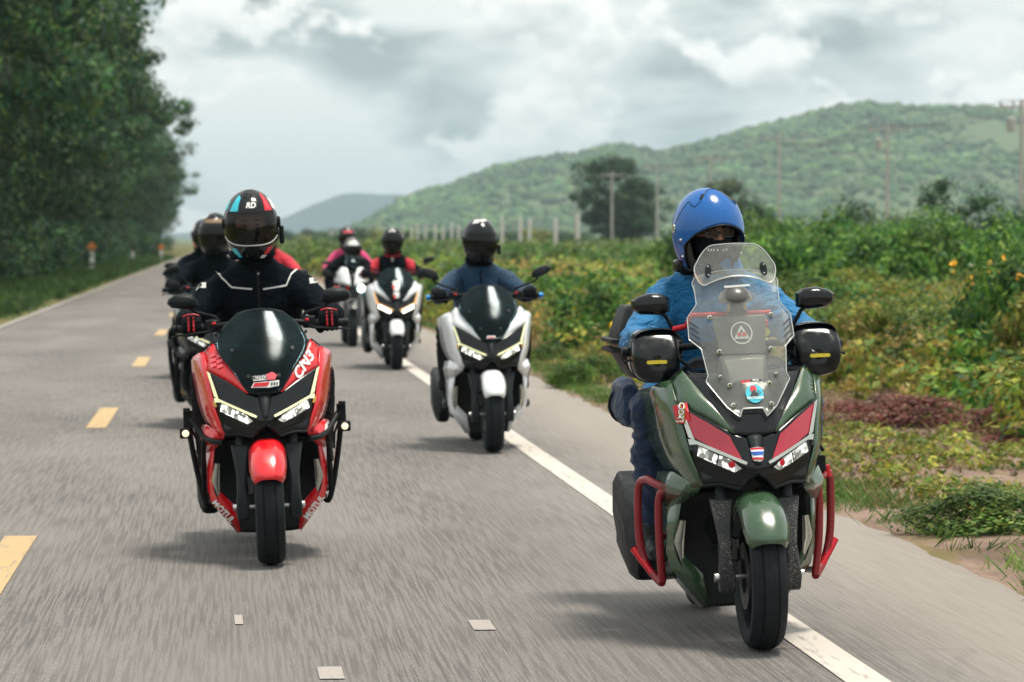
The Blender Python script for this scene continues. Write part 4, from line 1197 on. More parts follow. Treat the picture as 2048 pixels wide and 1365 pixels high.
def ell(mb, stations, n=18):
    """limb or trunk: stations of (pos, rx, ry); rx lies along the x axis as far as it can"""
    P = [Vector(s[0]) for s in stations]; rings = []
    for i, (p, rx, ry) in enumerate(stations):
        d = (P[min(i + 1, len(P) - 1)] - P[max(i - 1, 0)]).normalized()
        a = Vector((1, 0, 0)); a = (a - d * a.dot(d))
        if a.length < 0.2: a = Vector((0, 1, 0)); a = a - d * a.dot(d)
        a.normalize(); b_ = d.cross(a).normalized()
        rings.append([P[i] + a * rx * math.cos(t) + b_ * ry * math.sin(t) for t in (2 * math.pi * k / n for k in range(n))])
    mb.loft(rings)

def wrinkle(me, amp, f, seed, where=None):
    co = np.empty(len(me.vertices) * 3, np.float32); me.vertices.foreach_get('co', co); co = co.reshape(-1, 3)
    no = np.empty(len(me.vertices) * 3, np.float32); me.vertices.foreach_get('normal', no); no = no.reshape(-1, 3)
    for i in range(len(co)):
        p = Vector(co[i]); w = noise.noise_vector(p * f * 0.5 + Vector((seed, 0, 0))) * 0.9
        q = p * f + w
        a = 1.0 - abs(noise.noise(Vector((q.x, q.y, q.z * 1.5 + seed)))) * 2.4
        b_ = noise.noise(q * 0.45 + Vector((0, seed, 0)))
        c_ = 1.0 - abs(noise.noise(Vector((q.y * 2.1 + 4, q.x * 2.1, q.z * 2.9)))) * 2.4
        k = amp * (0.75 * max(-0.4, a) + 0.9 * b_ + 0.38 * max(-0.4, c_))
        if where: k *= where(p)
        co[i] += no[i] * k
    me.vertices.foreach_set('co', co.ravel()); me.update()

GRIP = (.305, .4285, 1.02)
_glove = {}
def glove_mesh(s):
    if s in _glove: return _glove[s]
    m = MB(); cy_, cz = GRIP[1], GRIP[2]
    pol = lambda x, a, r: (s * x, cy_ + r * math.cos(R(a)), cz + r * math.sin(R(a)))
    for k, (x, ks, tip, rad) in enumerate(((.272, .95, 276, .0110), (.294, 1.03, 292, .0115), (.316, 1.0, 286, .0112), (.336, .92, 268, .0098))):
        m.tube([pol(x, 62, .052 * ks), pol(x, 96, .046 * ks), pol(x, 135, .040 * ks), pol(x, 172, .036 * ks), pol(x, 215, .031), pol(x, 250, .029), pol(x, tip, .027)],
               [rad * 1.2, rad * 1.22, rad * 1.0, rad * 1.1, rad * .95, rad * .95, rad * .8], 10)
    # palm and back of the hand, then the cuff
    ell(m, [((s * .303, cy_ + .010, cz + .042), .044, .016), ((s * .303, cy_ + .045, cz + .036), .043, .021), ((s * .306, cy_ + .075, cz + .030), .037, .024), ((s * .312, cy_ + .105, cz + .030), .034, .030), ((s * .318, cy_ + .14, cz + .034), .040, .037)], 16)
    # thumb, leaving the side of the palm near its base and closing under the grip
    m.tube([(s * .275, cy_ + .060, cz + .022), (s * .258, cy_ + .040, cz + .006), (s * .252, cy_ + .016, cz - .020), (s * .262, cy_ - .006, cz - .034), (s * .274, cy_ - .016, cz - .034)], [.018, .0155, .0130, .0115, .009], 10)
    _glove[s] = remeshed(m, 0.0036, 3)
    return _glove[s]

def make_body(spec):
    m = MB()
    w = spec.get('wide', 1.0)
    pel, che, nk = (Vector(spec[k]) for k in ('pelvis', 'chest', 'neck'))
    waist = pel.lerp(che, 0.45) + Vector((0, .015, 0))
    up = (nk - che).normalized()
    ell(m, [(pel + Vector((0, .02, -.06)), .15, .13), (pel, .185 * w, .15), (waist, .175 * w, .135), (che, .20 * w, .140), (che + (nk - che) * .55, .165 * w, .110), (nk - up * .02, .115, .085), (nk + up * .02, .072, .072), (nk + up * .11, .06, .068)], 24)
    for s in (-1, 1):
        sh = che + (nk - che) * .45 + Vector((s * .155 * w, .005, -.005))
        el, wr = Vector(spec['elbow']), Vector(spec['wrist'])
        el.x *= s; wr.x *= s
        b_ = spec.get('bulk', 1.0)
        ell(m, [(nk + Vector((s * .03, .01, -.035)), .05, .055), (sh.lerp(nk, .45) + Vector((0, .005, -.012)), .062, .068), (sh + Vector((-s * .01, 0, -.004)), .066 * b_, .072 * b_), (sh.lerp(el, .22), .068 * b_, .072 * b_), (sh.lerp(el, .45), .064 * b_, .066 * b_), (sh.lerp(el, .75), .060 * b_, .060 * b_), (el, .056 * b_, .058 * b_), (el.lerp(wr, .4), .053 * b_, .053 * b_), (el.lerp(wr, .85), .042 * b_, .042 * b_), (wr, .040 * b_, .040 * b_)], 16)
        kn, an = Vector(spec['knee']), Vector(spec['ankle'])
        kn.x *= s; an.x *= s
        hp = pel + Vector((s * .095, -.02, -.02))
        ell(m, [(hp + Vector((0, .03, 0)), .09, .09), (hp.lerp(kn, .15), .095, .095), (hp.lerp(kn, .55), .086, .086), (hp.lerp(kn, .92), .074, .074), (kn + Vector((0, -.02, -.01)), .071, .070), (kn.lerp(an, .12) + Vector((0, 0, 0)), .070, .070), (kn.lerp(an, .4) + Vector((0, .015, 0)), .070, .072), (kn.lerp(an, .8), .060, .062), (an, .062, .062)], 16)
    vox = spec.get('voxel', .013)
    me = remeshed(m, vox, int(14 * (.010 / vox)))
    # folds: strongest on sleeves and at the waist
    wrinkle(me, spec.get('fold', .006), 9.0, spec.get('seed', 1.0))
    for k in ('jacket', 'trousers', 'neck_mat', 'accent'): me.materials.append(MATS[spec.get(k, spec['jacket'])])
    zt = spec.get('hem', .885); acc = spec.get('accent_fn')
    idx = []
    nt = nk + up * .005
    for p in me.polygons:
        c = p.center
        if (Vector(c) - nt).dot(up) > 0 and abs(c.x) < .11: k = 2
        elif c.z < zt + .01 * math.sin(c.x * 30) and abs(c.x) < .40: k = 1
        elif acc and acc(c): k = 3
        else: k = 0
        idx.append(k)
    me.polygons.foreach_set('material_index', idx)
    return me

# --- helmets -------------------------------------------------------
def hpt(th, ph, k=1.0):
    """point of the helmet surface: th across (0 = front), ph up, degrees"""
    t, p = R(th), R(ph)
    c = math.cos(p) if ph >= 0 else math.cos(p) ** 0.72
    rz = .163 if ph >= 0 else .200
    tap = 1 - (0.17 * (min(1, -ph / 52.0)) ** 1.4 if ph < 0 else 0)
    fr = 1.0 + (0.05 * max(0, math.cos(t)) * min(1, -ph / 35.0) if ph < 0 else 0)
    return Vector((.128 * c * math.sin(t) * tap, -.155 * c * math.cos(t) * fr, rz * math.sin(p))) * k

def hgrid(th0, th1, lo, hi, nt, npn, k=1.0):
    vs = []; fs = []
    for i in range(nt + 1):
        th = th0 + (th1 - th0) * i / nt
        a, b_ = lo(th), hi(th)
        for j in range(npn + 1): vs.append(hpt(th, a + (b_ - a) * j / npn, k))
    for i in range(nt):
        for j in range(npn):
            q = i * (npn + 1) + j; fs.append((q, q + 1, q + npn + 2, q + npn + 1))
    return vs, fs

def hpatch(name, pts, mat, parent, k=1.006, n=8):
    """graphic laid on the shell; pts = four (th, ph) corners"""
    a, b_, c, d = (Vector((p[0], p[1], 0)) for p in pts)
    vs = []; fs = []
    for i in range(n + 1):
        l = a.lerp(d, i / n); r_ = b_.lerp(c, i / n)
        for j in range(n + 1):
            q = l.lerp(r_, j / n); vs.append(hpt(q.x, q.y, k))
    for i in range(n):
        for j in range(n):
            q = i * (n + 1) + j; fs.append((q, q + 1, q + n + 2, q + n + 1))
    return MB().add(vs, fs).build(name, mat, parent, 60)

def htext(s, th, ph, size, mat, parent, k=1.012, sx=1.0):
    vs, fs = text_mesh(s, 0.2, 0.03)
    return MB().add([hpt(th + x * size * sx / .0023 * .0023, ph + y * size, k) for x, y, _ in vs], fs).build('lettering', mat, parent, 0)

def make_face(parent, mask='mask_print', glasses=False):
    """head inside the helmet, with nose, eyes and a cloth mask over the lower half"""
    bm = bmesh.new(); bmesh.ops.create_uvsphere(bm, u_segments=40, v_segments=28, radius=1.0)
    def shape(q, k=1.0):
        x, y, z = q.x * .074, q.y * .092, q.z * .112
        if y < 0:
            g = lambda cx, cz, sx_, sz_: math.exp(-((x - cx) / sx_) ** 2 - ((z - cz) / sz_) ** 2)
            y -= .024 * g(0, -.018, .011, .026) + .006 * g(0, .028, .05, .012)
            y += .010 * (g(.031, .012, .016, .011) + g(-.031, .012, .016, .011))
            y -= .008 * g(0, -.06, .022, .02)
        return Vector((x, y, z)) * k
    for v in bm.verts: v.co = shape(v.co)
    me = bpy.data.meshes.new('head'); bm.to_mesh(me)
    me.polygons.foreach_set('use_smooth', [True] * len(me.polygons))
    h = link_mesh('head', me, 'skin', parent)
    bmesh.ops.delete(bm, geom=[v for v in bm.verts if v.co.z > -.008 + 0.010 * (1 if v.co.y > -.095 else 0)], context='VERTS')
    for v in bm.verts: v.co = v.co * 1.05 + Vector((0, -.003, 0))
    mm = bpy.data.meshes.new('face_mask'); bm.to_mesh(mm); bm.free()
    mm.polygons.foreach_set('use_smooth', [True] * len(mm.polygons))
    fm = link_mesh('face_mask', mm, mask, parent); md = fm.modifiers.new('thickness', 'SOLIDIFY'); md.thickness = .003
    for s in (-1, 1):
        MB().lathe([(-.006, 0), (-.005, .004), (-.003, .007), (.003, .009), (.008, .009)], 'y', (s * .031, -.073, .012), 16).build('eye', 'eye_white', h)
        MB().lathe([(-.0088, 0), (-.0084, .0045), (-.0065, .0062)], 'y', (s * .031, -.0734, .012), 14).build('iris', 'eye_dark', h)
        MB().tube([(s * .014, -.090, .030), (s * .030, -.090, .035), (s * .048, -.080, .031)], [.003, .0045, .002], 6).build('eyebrow', 'eye_dark', h)
        MB().tube([(s * .015, -.082, .0155), (s * .030, -.084, .0195), (s * .048, -.075, .0155)], [.002, .0055, .002], 8).build('eyelid', 'skin', h)
        if glasses:
            pts = [(s * x_, -.1035 + .25 * (x_ - .031), z_) for x_, z_ in rounded((.031, .010), (.046, .026), .009)]; pts = pts + pts[:1]
            MB().add(pts[:-1], [tuple(range(len(pts) - 1))]).build('glasses_lens', 'visor_clear', h, 0)
            MB().tube(pts, .0019, 6).build('glasses_rim', 'eye_dark', h)
            MB().tube([(s * .057, -.099, .014), (s * .076, -.05, .016)], .0025, 6).build('glasses_arm', 'eye_dark', h)
    if glasses: MB().tube([(-.006, -.108, .014), (.006, -.108, .014)], .0025, 6).build('glasses_bridge', 'eye_dark', h)
    return h, fm

def full_helmet(parent, shell, visor, center, turn=0.0, pitch=0.0, trim='black_plastic', scale=1.0, chin=None, face=False):
    lo_ = lambda th: -52 + 8 * (1 - math.cos(R(th))) * 0.2
    def port_top(th):
        a = abs(th); return 20.0 if a < 62 else (20.0 - (a - 62) / 16 * 46 if a < 78 else -52.0)
    vs, fs = [], []
    m = MB()
    # back and top: from the port's upper edge to the crown
    a = hgrid(-180, 180, lambda th: max(-52.0, port_top(th)) if abs(th) < 78 else -52.0, lambda th: 90, 120, 22)
    m.add(*a)
    sh = m.build('helmet', shell, parent, 60, solid=0.006)
    sh.location = center; sh.rotation_euler = (R(pitch), 0, R(turn)); sh.scale = (scale,) * 3
    c = hgrid(-80, 80, lambda th: -52.0, lambda th: -26.0 + 4 * (abs(th) / 80) ** 2, 60, 8)
    MB().add(*c).build('chin_bar', chin or shell, sh, 60, solid=0.010)
    v = hgrid(-79, 79, lambda th: -28.0 + 13 * (abs(th) / 79) ** 3, lambda th: 23.0 - 14 * (abs(th) / 79) ** 3, 48, 14, 1.018)
    vz = MB().add(*v).build('visor', visor, sh, 60)
    MB().tube([hpt(th, -28.0 + 13 * (abs(th) / 79) ** 3, 1.022) for th in range(-79, 80, 6)], .0026, 6).build('visor_rim', 'reflective_tape' if face else trim, vz)
    for s in (-1, 1):
        q = hpt(s * 84, 2, 1.01)
        MB().lathe([(-.006, 0), (-.006, .026), (.004, .028), (.010, .020), (.010, 0)], 'x', tuple(q), 18).build('visor_pivot', trim, sh)
    for s in (-1, 1):
        hpatch('top_vent', [(s * 10, 52), (s * 24, 50), (s * 20, 62), (s * 12, 62)], trim, sh, 1.012)
    hpatch('chin_vent', [(-16, -42), (16, -42), (20, -34), (-20, -34)], trim, sh, 1.014)
    # padding and neck roll close the inside
    MB().lathe([(-.150, .075), (-.160, .098), (-.140, .108), (-.110, .100), (-.04, .098), (.05, .085), (.10, .03), (.105, 0)], 'z', (0, .012, 0), 28).build('padding', 'cloth_black', sh) if not face else None
    if face:
        MB().lathe([(-.150, .075), (-.162, .098), (-.140, .110), (-.120, .100)], 'z', (0, .005, 0), 28).build('padding', 'cloth_black', sh)
        b_ = hgrid(60, 300, lambda th: -50, lambda th: 60, 50, 12, .88); MB().add(*b_).build('liner', 'cloth_black', sh)
    return sh

def boots(parent, spec, mat='black_plastic'):
    for s in (-1, 1):
        a = Vector(spec['ankle']); a.x *= s
        m = MB()
        ell(m, [(a + Vector((0, .005, .02)), .050, .052), (a + Vector((0, .0, -.04)), .046, .058), (a + Vector((0, -.03, -.075)), .045, .035), (a + Vector((s * .01, -.12, -.085)), .048, .028), (a + Vector((s * .012, -.20, -.09)), .036, .020)], 14)
        m.loft([[(a.x + s * q * .0 + w_ , a.y + yy, a.z - .117 + h) for w_, h in ((-hw, 0), (hw, 0), (hw, .02), (-hw, .02))] for yy, hw in ((.065, .035), (0, .042), (-.12, .050), (-.2, .042), (-.225, .02))])
        link_mesh('boot', remeshed(m, .008, 3), mat, parent)

RIDE = dict(pelvis=(0, 1.00, .88), chest=(0, .92, 1.13), neck=(0, .855, 1.295), elbow=(.325, .70, 1.045), wrist=(.318, .545, 1.052), knee=(.255, .62, .80), ankle=(.245, .70, .385))
def rider(label, spec, loc, lean=0.0, gloves=True, glove_mat='glove_black'):
    e = empty('person', loc, (0, R(lean), 0)); tag(e, label, 'person', spec.get('group'))
    sp = dict(RIDE); sp.update(spec)
    body = link_mesh('body', make_body(sp), None, e)
    boots(e, sp)
    gl = []
    if gloves:
        for s in (-1, 1):
            me = glove_mesh(s)
            if glove_mat != 'glove_black': me = me.copy(); me.materials.clear()
            o = link_mesh('glove', me, glove_mat, e); gl.append(o)
    return e, body, sp, gl
# ================================================================== THE RIDE
def ribbon(tree, pts, w, mat, parent, off=0.004, name='reflective_stripe'):
    """narrow band laid along a polyline of (x, z)"""
    P = []
    for (x0, z0), (x1, z1) in zip(pts[:-1], pts[1:]):
        for k in range(8): P.append(Vector((x0 + (x1 - x0) * k / 8, z0 + (z1 - z0) * k / 8)))
    P.append(Vector(pts[-1])); L = []; Rr = []
    for i, p in enumerate(P):
        d = (P[min(i + 1, len(P) - 1)] - P[max(0, i - 1)]).normalized(); nn = Vector((-d.y, d.x)) * w / 2
        L.append(tuple(p + nn)); Rr.append(tuple(p - nn))
    q = drape(tree, L + Rr, off); n_ = len(P)
    return MB().add(q, [(i, i + 1, i + 1 + n_, i + n_) for i in range(n_ - 1)]).build(name, mat, parent, 30)

def body_tree(body):
    me = body.data
    return BVHTree.FromPolygons([v.co for v in me.vertices], [tuple(p.vertices) for p in me.polygons])

def crash_bars(root, mat, lamps=True, rad=.0125):
    for s in (-1, 1):
        b = MB()
        b.tube(flip(catmull(EP([(86, 883, .11), (106, 881, .15), (126, 868, .24), (152, 828, .34), (154, 838, .40)]), 5), s), rad, 10)
        b.tube(flip(catmull(EP([(152, 832, .35), (150, 876, .37), (136, 960, .42), (123, 1008, .44), (112, 1004, .47)]), 5), s), rad, 10)
        b.tube(flip(catmull(EP([(124, 872, .25), (127, 930, .36), (127, 990, .43)]), 5), s), rad * .9, 10)
        bar = b.build('crash_bar', mat, root)
        for u, v, y in ((120, 935, .38), (116, 1000, .45)):
            MB().tube(flip([E(u, v, y), E(u - 14, v, y + .04)], s), .010, 8).build('bar_mount', 'steel_dark', bar)
        if lamps:
            c = E(160, 862, .30); c = (c[0] * s, c[1], c[2])
            f = MB().box((c[0], c[1] + .02, c[2]), (.052, .05, .046)).build('fog_lamp', 'black_plastic', root, bevel=.006)
            MB().lathe([(0, 0), (0, .0185), (.012, .0185)], 'y', (c[0], c[1] - .010, c[2]), 18).build('lamp_ring', 'dark_grey', f)
            MB().lathe([(-.003, 0), (0, .0155), (.010, .0155)], 'y', (c[0], c[1] - .0115, c[2]), 18).build('lens', 'lamp_cream', f)
            m = MB(); m.box((c[0] - s * .012, c[1] + .04, c[2] + .055), (.04, .03, .085)); m.box((c[0] - s * .008, c[1] + .02, c[2] + .10), (.03, .05, .02))
            m.tube([(c[0] - s * .02, c[1] + .04, c[2] + .03), (c[0] - s * .045, c[1] + .05, c[2] - .03), (c[0] - s * .05, c[1] + .06, c[2] - .10)], .006, 6)
            m.build('lamp_bracket', 'black_plastic', f, bevel=.004)

# ------------------------------------------------------------------ red scooter
RED = (0.198, 14.287, 0.0); RLEAN = -2.4
root, tree, t2, ws, bar = scooter('glossy red scooter with black crash bars and lettered lower fairing', 'red', dict(lamp='lamp_white', mirror=(1.14, .335)), RED, RLEAN, 'scooters riding in convoy')
crash_bars(root, 'black_plastic')
XZ = lambda u, v, y=0.05: (E(u, v, y)[0], E(u, v, y)[2])
put_text(tree, 'MOTUL', XZ(90, 1022, .38), .036, R(50), 'white_print', root, .006, bold=.03)
put_text(tree, 'MOTUL', XZ(-90, 1022, .38), .036, R(-50), 'white_print', root, .006, bold=.03)
put_text(tree, 'CN3', XZ(80, 738, .1), .062, R(52), 'white_print', root, .005, shear=.35, bold=.03)
for k in range(3):
    for q in (0, 1):
        u, v = -104 + 13 * q, 706 + 10 * k + 2 * q
        put_poly(tree, [XZ(u, v, .18), XZ(u + 11, v - 3, .18), XZ(u + 12, v + 3, .18), XZ(u + 1, v + 7, .18)], 'pink_print', root, .005, 'decal')
put_poly(t2, [XZ(-21, 753), XZ(16, 751), XZ(16, 761), XZ(-21, 763)], 'white_print', ws, .006, 'sticker')
put_text(t2, 'MOTO', XZ(-9, 757), .022, R(1), 'black_print', ws, .009, bold=.02)
put_poly(t2, [XZ(5, 751), XZ(17, 747), XZ(26, 753), XZ(22, 762), XZ(6, 762)], 'pink_print', ws, .009, 'sticker')
put_poly(t2, [XZ(-26, 776), XZ(-20, 766), XZ(30, 763), XZ(29, 774), XZ(10, 777)], 'white_print', ws, .006, 'sticker')
put_poly(t2, [XZ(-23, 774.5), XZ(-18, 767), XZ(12, 766), XZ(6, 774)], 'red_print', ws, .009, 'sticker')
for k in range(3): put_poly(t2, [XZ(14 + 5 * k, 767), XZ(17 + 5 * k, 767), XZ(16 + 5 * k, 773), XZ(13 + 5 * k, 773)], 'black_print', ws, .009, 'sticker')
put_poly(tree, [XZ(118, 858, .2), XZ(128, 850, .2), XZ(127, 862, .2), XZ(131, 872, .2), XZ(123, 868, .2), XZ(116, 876, .2)], 'white_print', root, .005, 'decal')

e, body, sp, gl = rider('person in black jacket with grey piping and red marked gloves, riding the red scooter', dict(jacket='cloth_black', trousers='cloth_trousers', neck_mat='cloth_black', voxel=.009, fold=.0045, seed=3.0, wide=1.06, bulk=1.05), RED, RLEAN)
bt = body_tree(body)
XB = lambda u, v: (E(u, v, .78)[0], E(u, v, .78)[2])
ribbon(bt, [XB(-82, 538), XB(-72, 554), XB(-52, 573), XB(-12, 578)], .0075, 'reflective_tape', body)
ribbon(bt, [XB(10, 579), XB(56, 574), XB(64, 560), XB(68, 552), XB(82, 542)], .0075, 'reflective_tape', body)
put_poly(bt, [XB(-122, 572), XB(-118, 562), XB(-103, 562), XB(-104, 573)], 'reflective_tape', body, .004, 'arm_patch')
put_poly(bt, [XB(104, 573), XB(103, 562), XB(118, 561), XB(122, 572)], 'reflective_tape', body, .004, 'arm_patch')
put_poly(bt, disc_pts(XB(2, 547), .006, 12), 'metal', body, .005, 'snap_button')
ribbon(bt, [XB(0, 540), XB(1, 600), XB(0, 640)], .012, 'black_plastic', body, .003, 'zip_flap')
for s, g in zip((-1, 1), gl):
    for x, ks in ((.294, 1.03), (.316, 1.0)):
        for a in (118, 140, 162, 184):
            r_ = (.0545 if a < 130 else .050) * ks if a < 170 else .0475
            p = Vector((s * x, GRIP[1] + r_ * math.cos(R(a)), GRIP[2] + r_ * math.sin(R(a))))
            bm = bmesh.new(); bmesh.ops.create_uvsphere(bm, u_segments=10, v_segments=8, radius=1.0)
            q = Matrix.Translation(p) @ Matrix.Rotation(R(a - 90), 4, 'X') @ Matrix.Diagonal((.0048, .0105, .0036, 1))
            bmesh.ops.transform(bm, matrix=q, verts=bm.verts); me = bpy.data.meshes.new('knuckle_guard'); bm.to_mesh(me); bm.free()
            link_mesh('knuckle_guard', me, 'red_print', g)
    MB().tube([(s * .270, GRIP[1] - .004, GRIP[2] + .058), (s * .290, GRIP[1] - .010, GRIP[2] + .064), (s * .318, GRIP[1] - .008, GRIP[2] + .063), (s * .340, GRIP[1] + .002, GRIP[2] + .055)], .0062, 8, flat=.6).build('knuckle_guard', 'red_print', g)
hc = (-.020, .80, 1.474)
h = full_helmet(e, 'black_gloss', 'visor_clear', hc, 0, 2, face=True, scale=.97)
he = empty('face_pivot'); bpy.data.objects.remove(he)
hd, fm = make_face(h); hd.location = fm.location = (0, -.028, -.012)
hpatch('graphic', [(-54, 23), (-30, 23), (-30, 50), (-44, 58)], 'cyan_print', h)
hpatch('graphic', [(34, 23), (58, 23), (52, 64), (40, 56)], 'red_print', h)
hpatch('graphic', [(42, 26), (47, 26), (46, 56), (43, 48)], 'pink_print', h, 1.009)
hpatch('graphic', [(-30, 60), (30, 60), (40, 78), (-40, 78)], 'dark_grey', h)
hpatch('graphic', [(-18, 28), (18, 28), (14, 42), (-14, 42)], 'dark_grey', h)
htext('RD', 1, 33, 15, 'white_print', h, sx=1.2)
hpatch('graphic', [(-58, -48), (-34, -48), (-44, -33), (-62, -31)], 'cyan_print', h, 1.012)
hpatch('graphic', [(36, -44), (60, -44), (64, -30), (44, -32)], 'red_print', h, 1.012)
hpatch('graphic', [(26, -51), (44, -51), (54, -45), (32, -45)], 'white_print', h, 1.012)
hpatch('graphic', [(62, 28), (80, 20), (84, 40), (66, 50)], 'white_paint', h, 1.006)
hpatch('graphic', [(-84, 22), (-66, 28), (-70, 44), (-84, 38)], 'cyan_print', h, 1.006)
MB().box((.142, .0, -.055), (.022, .055, .085)).build('intercom', 'black_plastic', h, bevel=.008)

# ------------------------------------------------------------------ green scooter
GRN = (1.826, 11.172, 0.0); GLEAN = -2.2
root, tree, t2, ws, bar = scooter('olive green touring scooter with clear screen, hand guards, red guard bars and top box', 'green',
    dict(lamp='lamp_soft', drl='silver_trim', red_film=True, red_dot=True, muddy=True, screen='tall', mirror=(1.187, .290), muffler=1.08, mirror_mat='black_gloss',
         mirror_shape=[(-.066, -.030), (-.066, .018), (-.040, .034), (.010, .038), (.050, .026), (.072, .012), (.070, -.018), (.040, -.036), (-.030, -.040)]), GRN, GLEAN, 'scooters riding in convoy')
def guard_bar(s):
    m = MB(); f = lambda L: [(s * x, y, z) for x, y, z in L]; q = catmull
    m.tube(f([(.20, .30, .585), (.262, .36, .535)]), .0145, 12)
    m.tube(f(q([(.262, .36, .535), (.285, .40, .50), (.285, .43, .34), (.275, .47, .20)], 5)), .0145, 12)
    m.tube(f(q([(.262, .36, .535), (.30, .40, .555), (.325, .45, .565), (.345, .50, .53), (.345, .53, .36), (.325, .53, .26), (.285, .49, .20), (.275, .47, .195)], 5)), .0145, 12)
    b = m.build('guard_bar', 'red_tube', root)
    MB().tube(f([(.285, .43, .36), (.22, .48, .36)]), .010, 8).build('bar_mount', 'red_tube', b)
    MB().tube(f([(.275, .47, .215), (.19, .52, .215)]), .012, 8).build('bar_mount', 'metal', b)
    MB().tube(f([(.365, .55, .315), (.345, .54, .285), (.305, .51, .225)]), [.014, .015, .013], 10).build('foot_peg', 'red_anodised', b)
both(guard_bar)
m = MB(); m.box((.285, .40, .60), (.05, .035, .055)); m.tube([(.275, .40, .62), (.27, .38, .655), (.285, .36, .67), (.30, .37, .645)], .007, 8); m.tube([(.21, .38, .66), (.225, .39, .62), (.27, .40, .61)], .006, 8)
m.build('phone_clamp', 'black_plastic', root, bevel=.004)
MB().tube([(.318, .415, .59), (.325, .42, .55)], .012, 10).build('tail_reflector', 'red_anodised', root)
# hand guards: hollow moulded shells with a slanted top face and a yellow strip
def hand_guard(s):
    prof = [(-.083, .0), (-.083, .055), (-.070, .082), (-.035, .092), (.020, .092), (.062, .080), (.080, .045), (.086, .0), (.082, -.045), (.062, -.078), (.020, -.093), (-.030, -.093), (-.070, -.082), (-.083, -.050)]
    prof = [(p.x, p.y) for p in (catmull([Vector((a, b_, 0)) for a, b_ in prof + prof[:1]], 4))[:-1]]
    rings = []
    for yy, k, dz in ((.297, .04, -.020), (.297, .40, -.016), (.299, .72, -.010), (.303, .88, -.006), (.315, .955, -.002), (.345, 1.0, 0), (.43, 1.0, .004), (.50, .96, .006)):
        rings.append([(s * (.285 + a * k), yy + (.045 * max(0, b_ * k - .02) / .06 if yy < .34 else 0) + .7 * (a * k) ** 2, 1.005 + b_ * k + dz) for a, b_ in prof])
    g = MB().loft(rings, cap=False).add(rings[0], [tuple(range(len(prof)))]).build('hand_guard', 'black_gloss', root, 50, solid=.004)
    MB().tube([(s * (.285 + a), .375, 1.005 + b_) for a, b_ in prof + prof[:1]], .003, 6).build('guard_seam', 'black_plastic', g)
    o = rounded((s * .288, .985), (.072, .0125), .0058)
    MB().prism([(x, .2925, z) for x, z in o], (0, .020, 0)).build('yellow_strip', 'yellow_print', g)
    MB().tube([(s * .19, .40, 1.0), (s * .21, .37, .995), (s * .24, .345, .99)], .011, 8).build('guard_mount', 'black_plastic', g)
both(hand_guard)
# clear touring screen
def scr_y(x, z): return .005 + (z - .80) * .62 + 1.4 * x * x
outl = [(.83, .085), (.918, .146), (.938, .136), (1.029, .148), (1.061, .184), (1.135, .182), (1.181, .146), (1.225, .147), (1.261, .152), (1.285, .140), (1.297, .105)]
wz = lambda z: float(np.interp(z, [a for a, _ in outl], [b_ for _, b_ in outl]))
def bot(t): a = abs(t); return .825 if a < .42 else (.825 - .027 * (a - .42) / .13 if a < .55 else .798 + .032 * (a - .55) / .45)
vs = []; fs = []; NC, NRW = 40, 70
for i in range(NRW + 1):
    for j in range(NC + 1):
        t = -1 + 2 * j / NC
        if i == 0: z = bot(t); w = .085
        else: z = .832 + (1.297 - .832) * (i - 1) / (NRW - 1); w = wz(z)
        z_ = z - (.012 * t * t if i > NRW - 12 else 0) * (i - NRW + 12) / 12
        x = t * w; vs.append((x, scr_y(x, z), z_))
for i in range(NRW):
    for j in range(NC):
        q = i * (NC + 1) + j; fs.append((q, q + 1, q + NC + 2, q + NC + 1))
ws = MB().add(vs, fs).build('windscreen', 'acrylic_clear', root, 60, solid=.004)
S3 = Surf(); S3.add(vs, fs); t3 = S3.tree()
n = NT('acrylic_edge'); bb = n.bsdf(Base_Color=(0.72, 0.76, 0.74), Roughness=0.15); bb.inputs['Transmission Weight'].default_value = .35; n.done(bb.outputs[0])
edge = [vs[i * (NC + 1) + NC] for i in range(0, NRW + 1)] + [vs[NRW * (NC + 1) + j] for j in range(NC - 1, 0, -1)] + [vs[i * (NC + 1)] for i in range(NRW, -1, -1)] + [vs[j] for j in range(0, NC + 1)]
MB().tube(edge, .0017, 5).build('screen_edge', 'acrylic_edge', ws)
for x, z in ((-.108, 1.135), (.108, 1.137), (-.090, 1.018), (.090, 1.022), (-.069, .905), (.069, .906), (-.098, .935), (.098, .936), (-.066, .838), (.066, .838)):
    y = scr_y(x, z); k = .0085 if abs(x) < .09 or z > 1.0 else .006
    b = MB().lathe([(-.009, 0), (-.009, k * .7), (-.006, k), (0, k)], 'y', (x, y - .002, z), 14).build('screw', 'chrome', ws)
    MB().lathe([(-.0105, 0), (-.0098, k * .35)], 'y', (x, y - .002, z), 8).build('screw_socket', 'black_print', b)
for s in (-1, 1):
    for k in range(4):
        z = 1.118 - .019 * k
        put_poly(t3, [(s * .176, z), (s * .176, z + .005), (s * .148, z - .016), (s * .148, z - .021)], 'black_print', ws, .004, 'vent_slot')
put_poly(t3, [(-.045, 1.240), (.045, 1.243), (.045, 1.236), (-.045, 1.233)], 'white_print', ws, .004, 'sticker')
c0 = (.012, .872)
st = put_poly(t3, disc_pts(c0, .0305, 32), 'cyan_print', ws, .004, 'round_sticker')
put_poly(t3, disc_pts((c0[0] - .003, c0[1] + .0155), .0115, 20), 'red_print', st, .006, 'sticker_print')
put_poly(t3, [(c0[0] - .018, c0[1] - .010), (c0[0] - .006, c0[1] + .002), (c0[0] - .004, c0[1] + .012), (c0[0] + .003, c0[1] + .010), (c0[0] + .004, c0[1] + .002), (c0[0] + .012, c0[1] + .001), (c0[0] + .010, c0[1] - .010)], 'black_print', st, .0075, 'sticker_print')
